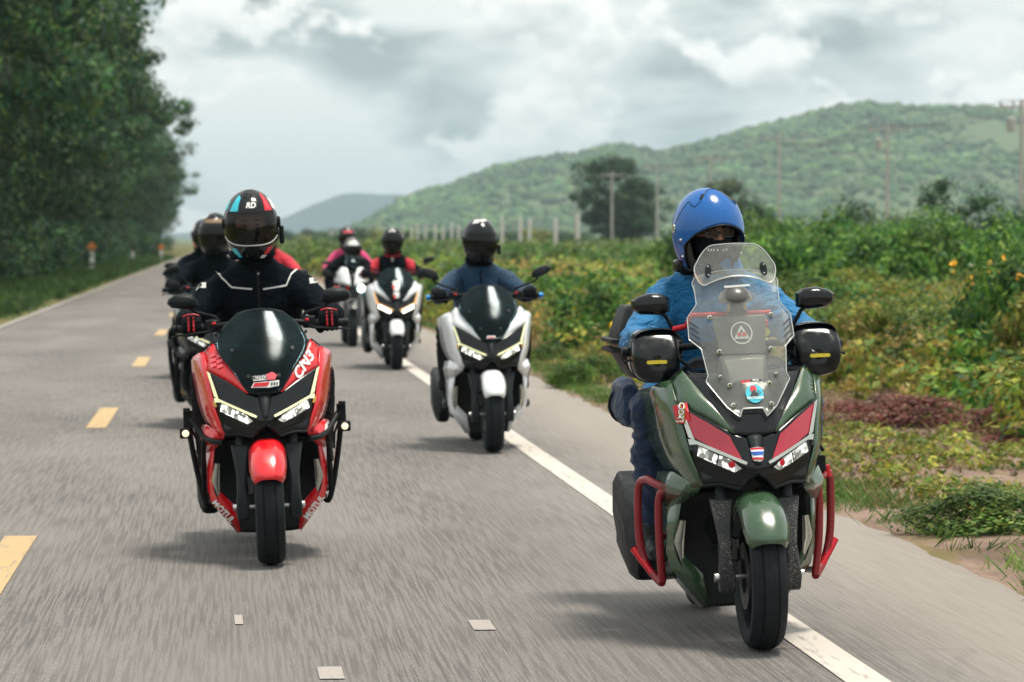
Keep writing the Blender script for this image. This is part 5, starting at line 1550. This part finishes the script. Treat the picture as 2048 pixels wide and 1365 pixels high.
ring_sticker(t3, (c0[0] + .014, c0[1] + .002), .0045, .0068, 'black_print', st, .0075, 'sticker_print')
put_text(t3, 'SOLYOUNG', (c0[0], c0[1] - .016), .0105, 0, 'white_print', st, .009, bold=.03)
put_poly(t3, [(-.030, .908), (.001, .910), (.001, .918), (-.028, .917)], 'red_print', ws, .005, 'sticker')
put_poly(t3, [(.001, .910), (.042, .911), (.042, .918), (.001, .918)], 'dark_grey', ws, .005, 'sticker')
put_text(t3, 'DF', (-.014, .9135), .010, 0, 'black_print', ws, .008)
put_text(t3, 'SR24', (.020, .9145), .010, 0, 'white_print', ws, .008)
# spoiler on two clips
sv = []; sf = []; A_, B_ = 36, 14
for i in range(B_ + 1):
    for j in range(A_ + 1):
        t = -1 + 2 * j / A_; u = i / B_
        zt = 1.388 - .045 * max(0, abs(t) - .55) ** 2 / .2 - .012 * t * t; zb = 1.274 - .040 * t * t + (.03 * ((abs(t) - .82) / .18) ** 2 if abs(t) > .82 else 0)
        z = zb + (zt - zb) * u; wd = .135 + .008 * math.sin(u * math.pi) - .018 * max(0, u - .7)
        x = t * wd; sv.append((x, .262 + (z - 1.26) * .55 + 1.4 * x * x, z))
for i in range(B_):
    for j in range(A_):
        q = i * (A_ + 1) + j; sf.append((q, q + 1, q + A_ + 2, q + A_ + 1))
spo = MB().add(sv, sf).build('screen_spoiler', 'acrylic_clear', root, 60, solid=.004)
edge = [sv[j] for j in range(A_ + 1)] + [sv[i * (A_ + 1) + A_] for i in range(1, B_ + 1)] + [sv[B_ * (A_ + 1) + j] for j in range(A_ - 1, -1, -1)] + [sv[i * (A_ + 1)] for i in range(B_ - 1, -1, -1)]
MB().tube(edge, .002, 5).build('spoiler_edge', 'acrylic_edge', spo)
for s in (-1, 1):
    x, z = s * .098, 1.297; y = .262 + (z - 1.26) * .55 + 1.4 * x * x
    k_ = [(x + .011 * math.cos(a) + (-.003 * s) * math.sin(a), y - .012 + .02 * math.sin(a) * .3, z + .024 * math.sin(a)) for a in (2 * math.pi * q / 20 for q in range(20))]
    cl = MB().prism(k_, (0, .026, .0)).build('spoiler_clip', 'black_gloss', spo, 30, bevel=.002)
    for dz in (-.015, .015): MB().lathe([(-.002, 0), (-.0015, .003), (.003, .003)], 'y', (x, y - .012 + dz * .25, z + dz), 10).build('screw', 'chrome', cl)
# behind the screen: dash plate with round emblem, crossbar, gauge dome, key tag
pl = MB().prism([(-.095, .265, 1.135), (.095, .265, 1.135), (.082, .215, 1.005), (-.078, .215, 1.005)], (0, .008, .004)).build('dash_plate', 'smoke_grey', root, bevel=.004)
MB().loft([[(-.085, .19, 1.0), (.085, .19, 1.0), (.085, .26, 1.0), (-.085, .26, 1.0)], [(-.07, .11, .90), (.07, .11, .90), (.08, .22, .90), (-.08, .22, .90)], [(-.05, .09, .87), (.05, .09, .87), (.06, .2, .87), (-.06, .2, .87)]]).build('dash_bowl', 'smoke_grey', root, bevel=.015, segs=3)
S4 = Surf(); S4.add([(-.12, .275, 1.16), (.12, .275, 1.16), (.12, .205, .98), (-.12, .205, .98)], [(0, 1, 2, 3)]); t4 = S4.tree()
em = (.004, 1.075)
ring_sticker(t4, em, .034, .0385, 'white_print', pl, .006)
put_poly(t4, [(em[0] - .026, em[1] - .020), (em[0] + .026, em[1] - .020), (em[0] + .022, em[1] - .008), (em[0] + .014, em[1] - .010), (em[0] + .012, em[1] + .008), (em[0], em[1] + .026), (em[0] - .012, em[1] + .008), (em[0] - .014, em[1] - .010), (em[0] - .022, em[1] - .008)], 'white_print', pl, .006, 'emblem')
put_poly(t4, [(em[0] - .006, em[1] + .002), (em[0], em[1] + .014), (em[0] + .006, em[1] + .002)], 'dark_grey', pl, .008, 'emblem')
for s in (-1, 1): put_poly(t4, disc_pts((em[0] + s * .0085, em[1] - .006), .0075, 16), 'red_print', pl, .0085, 'emblem')
MB().tube([(-.16, .315, 1.142), (.12, .315, 1.142)], .0095, 12).build('crossbar', 'red_anodised', root)
MB().tube([(-.215, .37, 1.095), (-.175, .34, 1.105), (-.16, .315, 1.142)], .010, 10).build('crossbar_clamp', 'red_anodised', root)
d = MB().lathe([(-.022, 0.0), (-.026, .040), (-.020, .058), (-.008, .061), (.012, .052), (.028, .034), (.036, .014), (.038, 0)], 'z', (-.004, .30, 1.205), 28).build('gauge_dome', 'smoke_grey', root)
MB().loft([[(-.036, .28, 1.14), (.036, .28, 1.14), (.036, .33, 1.14), (-.036, .33, 1.14)], [(-.022, .285, 1.165), (.022, .285, 1.165), (.022, .32, 1.165), (-.022, .32, 1.165)], [(-.016, .29, 1.195), (.016, .29, 1.195), (.016, .315, 1.195), (-.016, .315, 1.195)]]).build('dome_stem', 'dark_grey', d, bevel=.005)
for s in (-1, 1): MB().box((s * .028, .30, 1.168), (.012, .02, .034)).build('dome_bracket', 'amber_glass', d, bevel=.003)
kt = MB().lathe([(-.006, 0), (-.006, .016), (.006, .016), (.006, 0)], 'y', (.098, .30, 1.075), 22).build('key_tag', 'yellow_print', root); kt.scale = (1.0, 1, 1.0)
MB().box((.098, .302, 1.105), (.022, .012, .026)).build('reservoir_cap', 'red_anodised', root, bevel=.004)
# badges
S5 = [( -.019, .690), (-.019, .665), (-.012, .652), (0, .645), (.012, .652), (.019, .665), (.019, .690), (0, .694)]
sh = put_poly(tree, S5, 'silver_trim', root, .008, 'shield_badge')
for z0, z1, mt in ((.684, .690, 'red_print'), (.678, .684, 'white_print'), (.665, .678, 'blue_print'), (.659, .665, 'white_print'), (.652, .659, 'red_print')):
    w0 = .016 if z0 > .664 else .011; put_poly(tree, [(-.016 if z1 > .664 else -.013, z1), (.016 if z1 > .664 else .013, z1), (w0, z0), (-w0, z0)], mt, sh, .0105, 'badge_stripe')
lg = put_poly(tree, [(-.251, .838), (-.209, .846), (-.203, .786), (-.243, .778)], 'red_print', root, .007, 'brick_sticker')
put_text(tree, 'LEGO', (-.226, .812), .0245, R(82), 'yellow_print', lg, .010, bold=.09)
put_text(tree, 'LEGO', (-.226, .812), .0245, R(82), 'black_print', lg, .012, bold=.055)
put_text(tree, 'LEGO', (-.226, .812), .0245, R(82), 'white_print', lg, .014, bold=.015)
# luggage: top box on its rack
rk = MB(); rk.box((0, 1.60, .865), (.26, .32, .02)); rk.tube([(-.1, 1.45, .80), (-.1, 1.5, .86)], .012, 8); rk.tube([(.1, 1.45, .80), (.1, 1.5, .86)], .012, 8)
rk.build('luggage_rack', 'steel_dark', root, bevel=.004)
bx = empty('top_box', GRN, (0, R(GLEAN), 0)); tag(bx, 'black hard top box with pale belt reflector mounted behind the blue jacketed rider', 'top box')
def rbox(z0, z1, w0, w1, d0, d1):
    rings = []
    for t in (0, .12, .88, 1):
        w = w0 + (w1 - w0) * t - (.014 if t in (0, 1) else 0); dd = d0 + (d1 - d0) * t - (.014 if t in (0, 1) else 0)
        rings.append([(x, 1.62 + y, z0 + (z1 - z0) * t) for x, y in rounded((0, 0), (w, dd), .06, 6)])
    return MB().loft(rings)
rbox(.876, .985, .46, .58, .34, .40).build('box_tub', 'black_plastic', bx, 35)
rbox(1.022, 1.155, .585, .50, .40, .33).build('box_lid', 'black_plastic', bx, 35)
rbox(.978, .996, .63, .63, .44, .44).build('box_rim', 'black_plastic', bx, 35)
rbox(1.014, 1.032, .63, .63, .44, .44).build('box_rim', 'black_plastic', bx, 35)
rbox(.99, 1.018, .57, .57, .385, .385).build('box_reflector', 'brown_leather', bx, 35)
# rolled bag strapped behind the leg
bg = empty('rolled_bag', GRN, (0, R(GLEAN), 0)); tag(bg, 'navy blue rolled bag strapped to the green scooter beside the rider', 'bag')
m = MB(); ell(m, [((-.312, .79, .79), .022, .045), ((-.315, .81, .795), .040, .066), ((-.318, .90, .80), .050, .074), ((-.32, 1.08, .81), .048, .070), ((-.32, 1.14, .81), .03, .04)], 20); m.tube([(-.325, .80, .852), (-.325, .95, .868), (-.325, 1.1, .868)], [.030, .036, .03], 12)
me = remeshed(m, .008, 3); wrinkle(me, .006, 18, 4.0); link_mesh('bag_body', me, 'cloth_navy', bg)
for yy in (1.0,): MB().tube([(-.32 + .061 * math.cos(a), yy, .803 + .067 * math.sin(a)) for a in (2 * math.pi * k / 20 for k in range(21))], .006, 6).build('strap', 'black_plastic', bg)
MB().box((-.268, .812, .782), (.012, .01, .03)).build('strap_tag', 'red_anodised', bg, bevel=.002)
MB().tube([(-.27, .95, .80), (-.15, .95, .785)], .012, 8).build('bag_hook', 'steel_dark', bg)

e, body, sp, gl = rider('person in bright blue windbreaker and open blue helmet, riding the green scooter', dict(jacket='cloth_blue', trousers='cloth_navy', neck_mat='mask_print', voxel=.009, fold=.014, seed=7.0, bulk=1.04, wide=.98,
    elbow=(.305, .735, 1.04), wrist=(.312, .55, 1.05), knee=(.275, .62, .81), ankle=(.262, .70, .385), chest=(0, .93, 1.13), neck=(0, .87, 1.30)), GRN, GLEAN)
# collar and hood of the windbreaker
m = MB(); rings = []
for z, rx, ry, yo in ((1.275, .120, .10, .0), (1.305, .108, .095, -.006), (1.335, .100, .094, -.010), (1.345, .094, .088, -.010)):
    rings.append([(rx * math.cos(a) * (1 + .05 * math.sin(5 * a + z * 40)), .865 + yo + ry * math.sin(a), z + .022 * math.sin(a) + .006 * math.sin(4 * a)) for a in (2 * math.pi * k / 36 for k in range(36))])
m.loft(rings, cap=False).build('collar', 'cloth_blue', e, 60, solid=.006)
m = MB(); m.loft([[(r_ * math.cos(a), .845 + r_ * math.sin(a), z + .008 * math.sin(3 * a)) for a in (2 * math.pi * k / 28 for k in range(28))] for z, r_ in ((1.27, .086), (1.31, .080), (1.35, .076), (1.40, .072))], cap=False).build('neck_gaiter', 'mask_print', e, 60, solid=.004)
MB().tube([(-.085, .80, 1.30), (-.07, .772, 1.27), (-.05, .765, 1.245)], [.004, .009, .003], 6).build('gaiter_print', 'orange_print', e)
# open-face helmet with a deep wavy brow
def brow(th):
    a = abs(th)
    if a < 66: return 12.0 - 23.0 * (a / 66) ** 1.8
    if a < 78: return -11.0 - (a - 66) / 12 * 39
    return -50.0
m = MB(); m.add(*hgrid(-180, 180, brow, lambda th: 90, 144, 24))
h = m.build('helmet', 'paint_blue', e, 60, solid=.008)
h.location = (-.020, .815, 1.432); h.rotation_euler = (R(3), R(-1), R(13)); h.scale = (.98,) * 3
bw = [hpt(th, brow(th), 1.006) for th in range(-78, 79, 3)]
MB().tube(bw, .0045, 8).build('helmet_edge', 'black_plastic', h)
# raised outer brow shell with the dipped crest line of the photo
crest = lambda th: float(np.interp(abs(th), [0, 12, 22, 30, 38, 47, 55, 62, 66, 74, 84], [70, 69, 64, 54, 42, 35, 37, 43, 42, 30, 12]))
m = MB(); m.add(*hgrid(-84, 84, lambda th: brow(th) - 1.5 if abs(th) < 66 else -12.5 + 6 * ((abs(th) - 66) / 18), crest, 112, 16, 1.055)); ob = m.build('brow_shell', 'paint_blue', h, 60, solid=.009)
MB().tube([hpt(th, crest(th), 1.054) for th in range(-84, 85, 2)], .0014, 6).build('brow_seam', 'black_plastic', ob)
MB().tube([hpt(th, brow(th) - 2.0, 1.05) for th in range(-66, 67, 3)], .0042, 8).build('brow_edge', 'black_plastic', ob)
for s in (-1, 1):
    MB().lathe([(-.004, 0), (-.004, .017), (.004, .017), (.005, 0)], 'x', tuple(hpt(s * 88, 6, 1.04)), 18).build('brow_pivot', 'silver_trim', h)
    for ph in (-6, -24):
        bm_ = hpt(s * 70 if ph == -6 else s * 74, ph, 1.045)
        MB().lathe([(-.005, 0), (-.003, .006), (.004, .006)], 'y', tuple(bm_), 10).build('snap_button', 'chrome', h)
    g_ = hgrid(60 if s > 0 else -84, 84 if s > 0 else -60, lambda th: -50, lambda th: -4, 10, 12, .965); MB().add(*g_).build('cheek_pad', 'cheek_lining', h, 60, solid=.012)
    hpatch('top_vent', [(s * 30, 52), (s * 42, 50), (s * 38, 60), (s * 30, 60)], 'black_plastic', h, 1.02)
b_ = hgrid(80, 280, lambda th: -48, lambda th: 70, 50, 12, .93); MB().add(*b_).build('liner', 'cloth_black', h)
MB().add(*hgrid(-80, 80, lambda th: 14, lambda th: 75, 30, 10, .94)).build('liner', 'cloth_black', h)
MB().lathe([(-.150, .072), (-.158, .092), (-.140, .104), (-.118, .098)], 'z', (0, .03, 0), 28).build('padding', 'cloth_black', h)
MB().box((-.128, -.02, -.120), (.026, .05, .045)).build('intercom', 'black_gloss', h, bevel=.008)
MB().tube([(-.115, -.045, -.128), (-.100, -.085, -.135), (-.06, -.12, -.125)], .004, 6).build('intercom_microphone', 'black_plastic', h)
hd, fm = make_face(h, glasses=True); hd.location = fm.location = (0, -.030, -.012)
ft = BVHTree.FromPolygons([v.co for v in fm.data.vertices], [tuple(p.vertices) for p in fm.data.polygons])
for k, (x, z) in enumerate(((-.040, -.052), (-.032, -.053), (-.024, -.052), (-.012, -.054), (.006, -.054), (.018, -.053), (.026, -.055))):
    put_poly(ft, [(x, z), (x + .005, z + .002 * (k % 2)), (x + .0045, z + .010), (x + .001, z + .009 - .002 * (k % 3))], 'white_print', fm, .004, 'mask_print')

# ------------------------------------------------------------------ white scooter, rider in dark blue
W3 = (1.7595, 21.747, 0.0)
root, tree, t2, ws, bar = scooter('silvery white scooter with blue bar ends and smoked screen on the edge line', 'white', dict(lamp='lamp_white', bar_end='blue_anodised', mirror=(1.16, .375), mirror_tilt=.28), W3, -1.2, 'scooters riding in convoy')
put_poly(t2, [XZ(-12, 775), XZ(12, 775), XZ(14, 783), XZ(-14, 783)], 'white_print', ws, .006, 'sticker')
put_poly(t2, [XZ(-10, 779), XZ(10, 779), XZ(11, 782), XZ(-11, 782)], 'red_print', ws, .008, 'sticker')
e, body, sp, gl = rider('person in plain dark blue jacket and black helmet, riding the silvery white scooter', dict(jacket='cloth_denim', trousers='cloth_trousers', neck_mat='cloth_black', fold=.007, seed=11.0, wide=.98, bulk=.98, elbow=(.295, .72, 1.02), chest=(0, .92, 1.09), neck=(0, .855, 1.235)), W3, -1.2)
bt3 = body_tree(body); ribbon(bt3, [(0, 1.19), (.002, 1.10), (0, 1.0)], .010, 'cloth_black', body, .003, 'zip_flap')
for s in (-1, 1): ribbon(bt3, [(s * .13, 1.15), (s * .115, 1.08), (s * .11, 1.0)], .004, 'cloth_black', body, .002, 'seam')
h = full_helmet(e, 'black_gloss', 'visor_dark', (0, .80, 1.397), 12, 3, scale=.93)
hpatch('graphic', [(60, -30), (100, -40), (110, 40), (78, 45)], 'white_paint', h); hpatch('graphic', [(70, -10), (84, -14), (96, 20), (82, 24)], 'red_print', h, 1.01)
hpatch('graphic', [(-60, 50), (40, 62), (60, 74), (-60, 70)], 'reflective_tape', h); hpatch('graphic', [(-70, -40), (-50, -40), (-60, -30), (-76, -26)], 'dark_grey', h)
MB().box((.142, -.01, -.07), (.022, .05, .07)).build('intercom', 'black_plastic', h, bevel=.008)

# ------------------------------------------------------------------ white scooter with stickers, rider in black and red
W4 = (1.837, 35.665, 0.0)
root, tree, t2, ws, bar = scooter('white scooter with bright headlamps, red stickers on its screen and marked front fender', 'white', dict(lamp='lamp_bright', drl='lamp_warm', mirror=(1.17, .37), mirror_tilt=.15), W4, 0.0, 'scooters riding in convoy')
put_poly(t2, [XZ(-16, 690), XZ(16, 688), XZ(14, 735), XZ(-10, 738)], 'white_print', ws, .006, 'sticker'); put_poly(t2, [XZ(-18, 712), XZ(-4, 708), XZ(-4, 728), XZ(-16, 730)], 'red_print', ws, .008, 'sticker')
put_poly(t2, [XZ(-14, 745), XZ(14, 742), XZ(14, 770), XZ(-10, 774)], 'white_print', ws, .006, 'sticker'); put_poly(t2, [XZ(-16, 758), XZ(-3, 756), XZ(-3, 775), XZ(-12, 776)], 'red_print', ws, .008, 'sticker')
put_poly(tree, [XZ(-7, 918, -.28), XZ(7, 918, -.28), XZ(5, 932, -.28), XZ(-6, 934, -.28)], 'red_print', root, .004, 'sticker')
ac = lambda c: (abs(c.x) > .15 and abs(c.x) < .24 and .98 < c.z < 1.22 and c.y < .86) or (abs(c.x) > .27 and c.y < .69 and c.z > .95)
e, body, sp, gl = rider('person in black jacket with red sleeves and black helmet, riding the stickered white scooter', dict(jacket='cloth_black', trousers='cloth_trousers', neck_mat='cloth_red', accent='cloth_red', accent_fn=ac, fold=.005, seed=15.0, wide=.98, bulk=.96, elbow=(.315, .72, 1.02), chest=(0, .92, 1.09), neck=(0, .855, 1.235)), W4, 0.0)
bt = body_tree(body); XB2 = lambda u, v: (E(u, v, .78)[0], E(u, v, .78)[2])
put_poly(bt, [XB2(-6, 565), XB2(2, 565), XB2(2, 585), XB2(-6, 585)], 'reflective_tape', body, .004, 'chest_print')
h = full_helmet(e, 'black_gloss', 'visor_dark', (0, .80, 1.392), -8, 5, scale=.94)
hpatch('graphic', [(-24, 44), (-6, 44), (-4, 66), (-20, 66)], 'white_paint', h); hpatch('graphic', [(6, 46), (26, 44), (22, 66), (6, 66)], 'white_paint', h); hpatch('graphic', [(80, -10), (120, -10), (120, 30), (84, 30)], 'reflective_tape', h)

# ------------------------------------------------------------------ sport motorcycle with two people
SP = (1.659, 43.39, 0.0)
root = empty('sport_motorcycle', SP); tag(root, 'white, blue and red sport motorcycle with one bright headlamp and two riders', 'motorcycle')
build_wheel(root, 'front_wheel', 0.0, 'black_plastic'); build_wheel(root, 'rear_wheel', 1.42, 'black_plastic', 1.5)
vs, fs = patch([[(w * math.sin(a), -.325 * math.cos(R(t)) , .29 + (.325 - .05 * abs(math.sin(a)) ** 3) * math.sin(R(t))) for a, w in ((-1.57, .07), (-.8, .075), (0, .07), (.8, .075), (1.57, .07))] for t in range(40, 150, 14)], 3, 2)
MB().add(vs, fs).build('front_fender', 'paint_black', root, 60, solid=.004)
for s in (-1, 1):
    MB().tube([(s * .10, 0, .27), (s * .10, .05, .5), (s * .10, .18, .95)], [.028, .027, .024], 12).build('fork_leg', 'steel_dark', root)
    MB().tube([(s * .12, .22, .94), (s * .31, .34, .92)], .016, 10).build('clip_on_bar', 'black_plastic', root)
    MB().tube([(s * .20, .14, 1.06), (s * .30, .12, 1.09)], .008, 8).build('mirror_stalk', 'black_plastic', root)
    mi = MB().loft([[(s * (.34 + a * k), .10 + yy, 1.10 + b_ * k) for a, b_ in ((-.06, -.015), (-.05, .02), (.0, .03), (.06, .018), (.065, -.01), (0, -.026))] for yy, k in ((0, .4), (.015, .9), (.035, 1.0))]).build('mirror', 'black_plastic', root, 35)
    f = lambda L: [(s * x, y, z) for x, y, z in L]
    vs, fs = patch([f([(.02, -.04, .80), (.09, -.01, .82), (.17, .10, .84), (.23, .34, .84)]), f([(.04, .04, .93), (.10, .06, .95), (.17, .15, .97), (.22, .36, .93)]), f([(.07, .12, 1.03), (.10, .13, 1.04), (.14, .18, 1.04), (.17, .36, 1.0)])], 4, 4)
    MB().add(vs, fs).build('nose_fairing', 'paint_white', root, 50, solid=.004)
    vs, fs = patch([f([(.05, -.03, .79), (.11, .02, .79), (.19, .14, .79), (.24, .36, .80)]), f([(.05, .02, .74), (.12, .06, .73), (.21, .18, .70), (.25, .40, .68)]), f([(.10, .14, .70), (.14, .18, .66), (.22, .30, .58), (.24, .50, .50)])], 4, 4)
    MB().add(vs, fs).build('lamp_fairing', 'cyan_print' if s > 0 else 'paint_red', root, 50, solid=.004)
    vs, fs = patch([f([(.22, .28, .72), (.25, .45, .72), (.22, .8, .70)]), f([(.20, .32, .52), (.24, .50, .50), (.22, .8, .50)]), f([(.12, .40, .30), (.17, .55, .26), (.16, .85, .28)])], 4, 4)
    MB().add(vs, fs).build('side_fairing', 'paint_black', root, 50, solid=.004)
    lp = MB().lathe([(-.01, 0), (-.005, .03), (.01, .048), (.05, .05)], 'y', (s * .115, -.005, .765), 20).build('headlamp', 'lamp_bright' if s > 0 else 'black_gloss', root)
    MB().tube(f([(.10, .75, .36), (.24, .75, .36)]), .014, 8).build('foot_peg', 'steel_dark', root)
def ring(y, w, z0, z1, c=0.04): return [(-w + c, y, z0), (w - c, y, z0), (w, y, z0 + c), (w * .96, y, z1 - c), (w * .8 - c, y, z1), (-w * .8 + c, y, z1), (-w * .96, y, z1 - c), (-w, y, z0 + c)]
vs, fs = patch([[(-.07, .11, 1.03), (0, .09, 1.03), (.07, .11, 1.03)], [(-.10, .17, 1.11), (0, .15, 1.12), (.10, .17, 1.11)], [(-.07, .26, 1.19), (0, .24, 1.20), (.07, .26, 1.19)]], 4, 4)
MB().add(vs, fs).build('windscreen', 'acrylic_smoke', root, 60, solid=.003)
MB().loft([ring(.0, .05, .74, .80, .02), ring(.1, .09, .72, .95, .02), ring(.25, .16, .62, .98)]).build('nose_core', 'black_gloss', root, bevel=.01)
MB().loft([ring(.25, .15, .45, .92), ring(.5, .17, .28, .98), ring(.75, .17, .28, .98), ring(.95, .12, .40, .82)]).build('tank', 'paint_white', root, bevel=.02)
MB().loft([ring(.88, .11, .60, .82, .02), ring(1.15, .14, .70, .84, .02), ring(1.25, .12, .80, .93, .02), ring(1.5, .11, .86, .98, .02), ring(1.8, .05, .95, 1.02, .02)]).build('seat', 'black_plastic', root, bevel=.015)
MB().tube([(0, .6, .34), (0, 1.0, .36), (0, 1.42, .29)], [.08, .06, .05], 10).build('swing_arm', 'steel_dark', root)
e, body, sp, gl = rider('person in black crouching at the bars of the sport motorcycle', dict(jacket='cloth_black', trousers='cloth_black', neck_mat='cloth_black', pelvis=(0, 1.0, .90), chest=(0, .74, 1.07), neck=(0, .60, 1.19), elbow=(.33, .62, .96), wrist=(.315, .43, .955), knee=(.25, .62, .70), ankle=(.23, .85, .45), hem=.80, seed=19.0), SP, 0.0, gloves=False)
for s in (-1, 1):
    o = link_mesh('glove', glove_mesh(s), None, e); o.location = (0, -.115, -.095)
h = full_helmet(e, 'smoke_grey', 'visor_dark', (.02, .50, 1.285), 6, 8, scale=.93)
hpatch('graphic', [(-50, 24), (40, 24), (34, 48), (-40, 48)], 'white_paint', h)
hpatch('graphic', [(-80, -52), (80, -52), (70, -30), (-70, -30)], 'black_gloss', h, 1.012); hpatch('graphic', [(30, 40), (70, 30), (70, 55), (30, 62)], 'black_gloss', h)
e, body, sp, gl = rider('person in pink jacket sitting behind on the sport motorcycle', dict(jacket='cloth_pink', trousers='cloth_black', neck_mat='cloth_black', pelvis=(0, 1.36, 1.04), chest=(0, 1.22, 1.17), neck=(0, 1.12, 1.27), elbow=(.30, 1.10, 1.03), wrist=(.27, .93, .97), knee=(.27, 1.05, .86), ankle=(.22, 1.30, .60), hem=.98, seed=23.0), SP, 0.0, gloves=False)
for s in (-1, 1):
    o = link_mesh('glove', glove_mesh(s), None, e); o.location = (-s * .045, .385, -.085)
h = full_helmet(e, 'black_gloss', 'visor_dark', (-.03, 1.07, 1.435), 4, 6, scale=.94)
hpatch('graphic', [(-40, 28), (40, 28), (34, 40), (-34, 40)], 'pink_print', h); hpatch('graphic', [(-60, 52), (60, 52), (60, 66), (-60, 66)], 'smoke_grey', h)
MB().box((-.02, 1.15, 1.05), (.16, .12, .14)).build('backpack_front', 'cloth_black', e, bevel=.03)

# ------------------------------------------------------------------ black scooters close behind the red one
A0 = (-0.085, 24.5, 0.0)
root, tree, t2, ws, bar = scooter('black scooter with tall side guard frames following close behind the red scooter', 'black', dict(lamp='lamp_soft', mirror=(1.19, .325), mirror_tilt=-.35, detail=0), A0, 0.5, 'scooters riding in convoy')
crash_bars(root, 'black_plastic', False, .017)
for s in (-1, 1):
    MB().tube(catmull([(s * .30, .50, .72), (s * .335, .56, .70), (s * .33, .60, .48), (s * .28, .62, .22), (s * .20, .62, .20)], 5), .017, 10).build('pannier_frame', 'black_plastic', root)
e, body, sp, gl = rider('person in black jacket, tilted black helmet with tan band, behind the red scooter', dict(jacket='cloth_black', trousers='cloth_black', neck_mat='cloth_black', fold=.005, seed=27.0, neck=(0, .855, 1.27)), A0, 0.5)
h = full_helmet(e, 'black_gloss', 'visor_dark', (0, .80, 1.445), -14, 4)
hpatch('graphic', [(-40, 34), (50, 34), (50, 48), (-30, 46)], 'brown_leather', h); hpatch('graphic', [(-80, 44), (-40, 50), (-40, 64), (-70, 62)], 'reflective_tape', h); hpatch('graphic', [(-84, -44), (-62, -48), (-70, -28), (-84, -22)], 'brown_leather', h)
B0 = (-0.21, 33.28, 0.0)
root, tree, t2, ws, bar = scooter('black scooter riding behind the one with guard frames', 'black', dict(lamp='lamp_soft', detail=0), B0, 0.0, 'scooters riding in convoy')
e, body, sp, gl = rider('person in black whose orange and silver helmet peeks past the tan banded helmet', dict(jacket='cloth_black', trousers='cloth_black', neck_mat='cloth_black', seed=31.0), B0, 0.0)
h = full_helmet(e, 'black_gloss', 'visor_dark', (-.005, .80, 1.452), 0, 3)
hpatch('graphic', [(-100, -40), (-60, -45), (-60, 2), (-100, 8)], 'orange_print', h); hpatch('graphic', [(-100, 12), (-60, 10), (-60, 40), (-100, 40)], 'reflective_tape', h)
C0 = (0.375, 29.5, 0.0)
root, tree, t2, ws, bar = scooter('white scooter almost hidden behind the rider in black', 'white', dict(lamp='lamp_soft', detail=0, mirror=(1.10, .30)), C0, 0.0, 'scooters riding in convoy')
e, body, sp, gl = rider('person in red jacket, one shoulder showing past the black jacketed rider', dict(jacket='cloth_red', trousers='cloth_black', neck_mat='cloth_black', seed=35.0, neck=(0, .855, 1.325), chest=(0, .92, 1.15)), C0, 0.0)
h = full_helmet(e, 'black_gloss', 'visor_dark', (-.01, .80, 1.47), 0, 3)
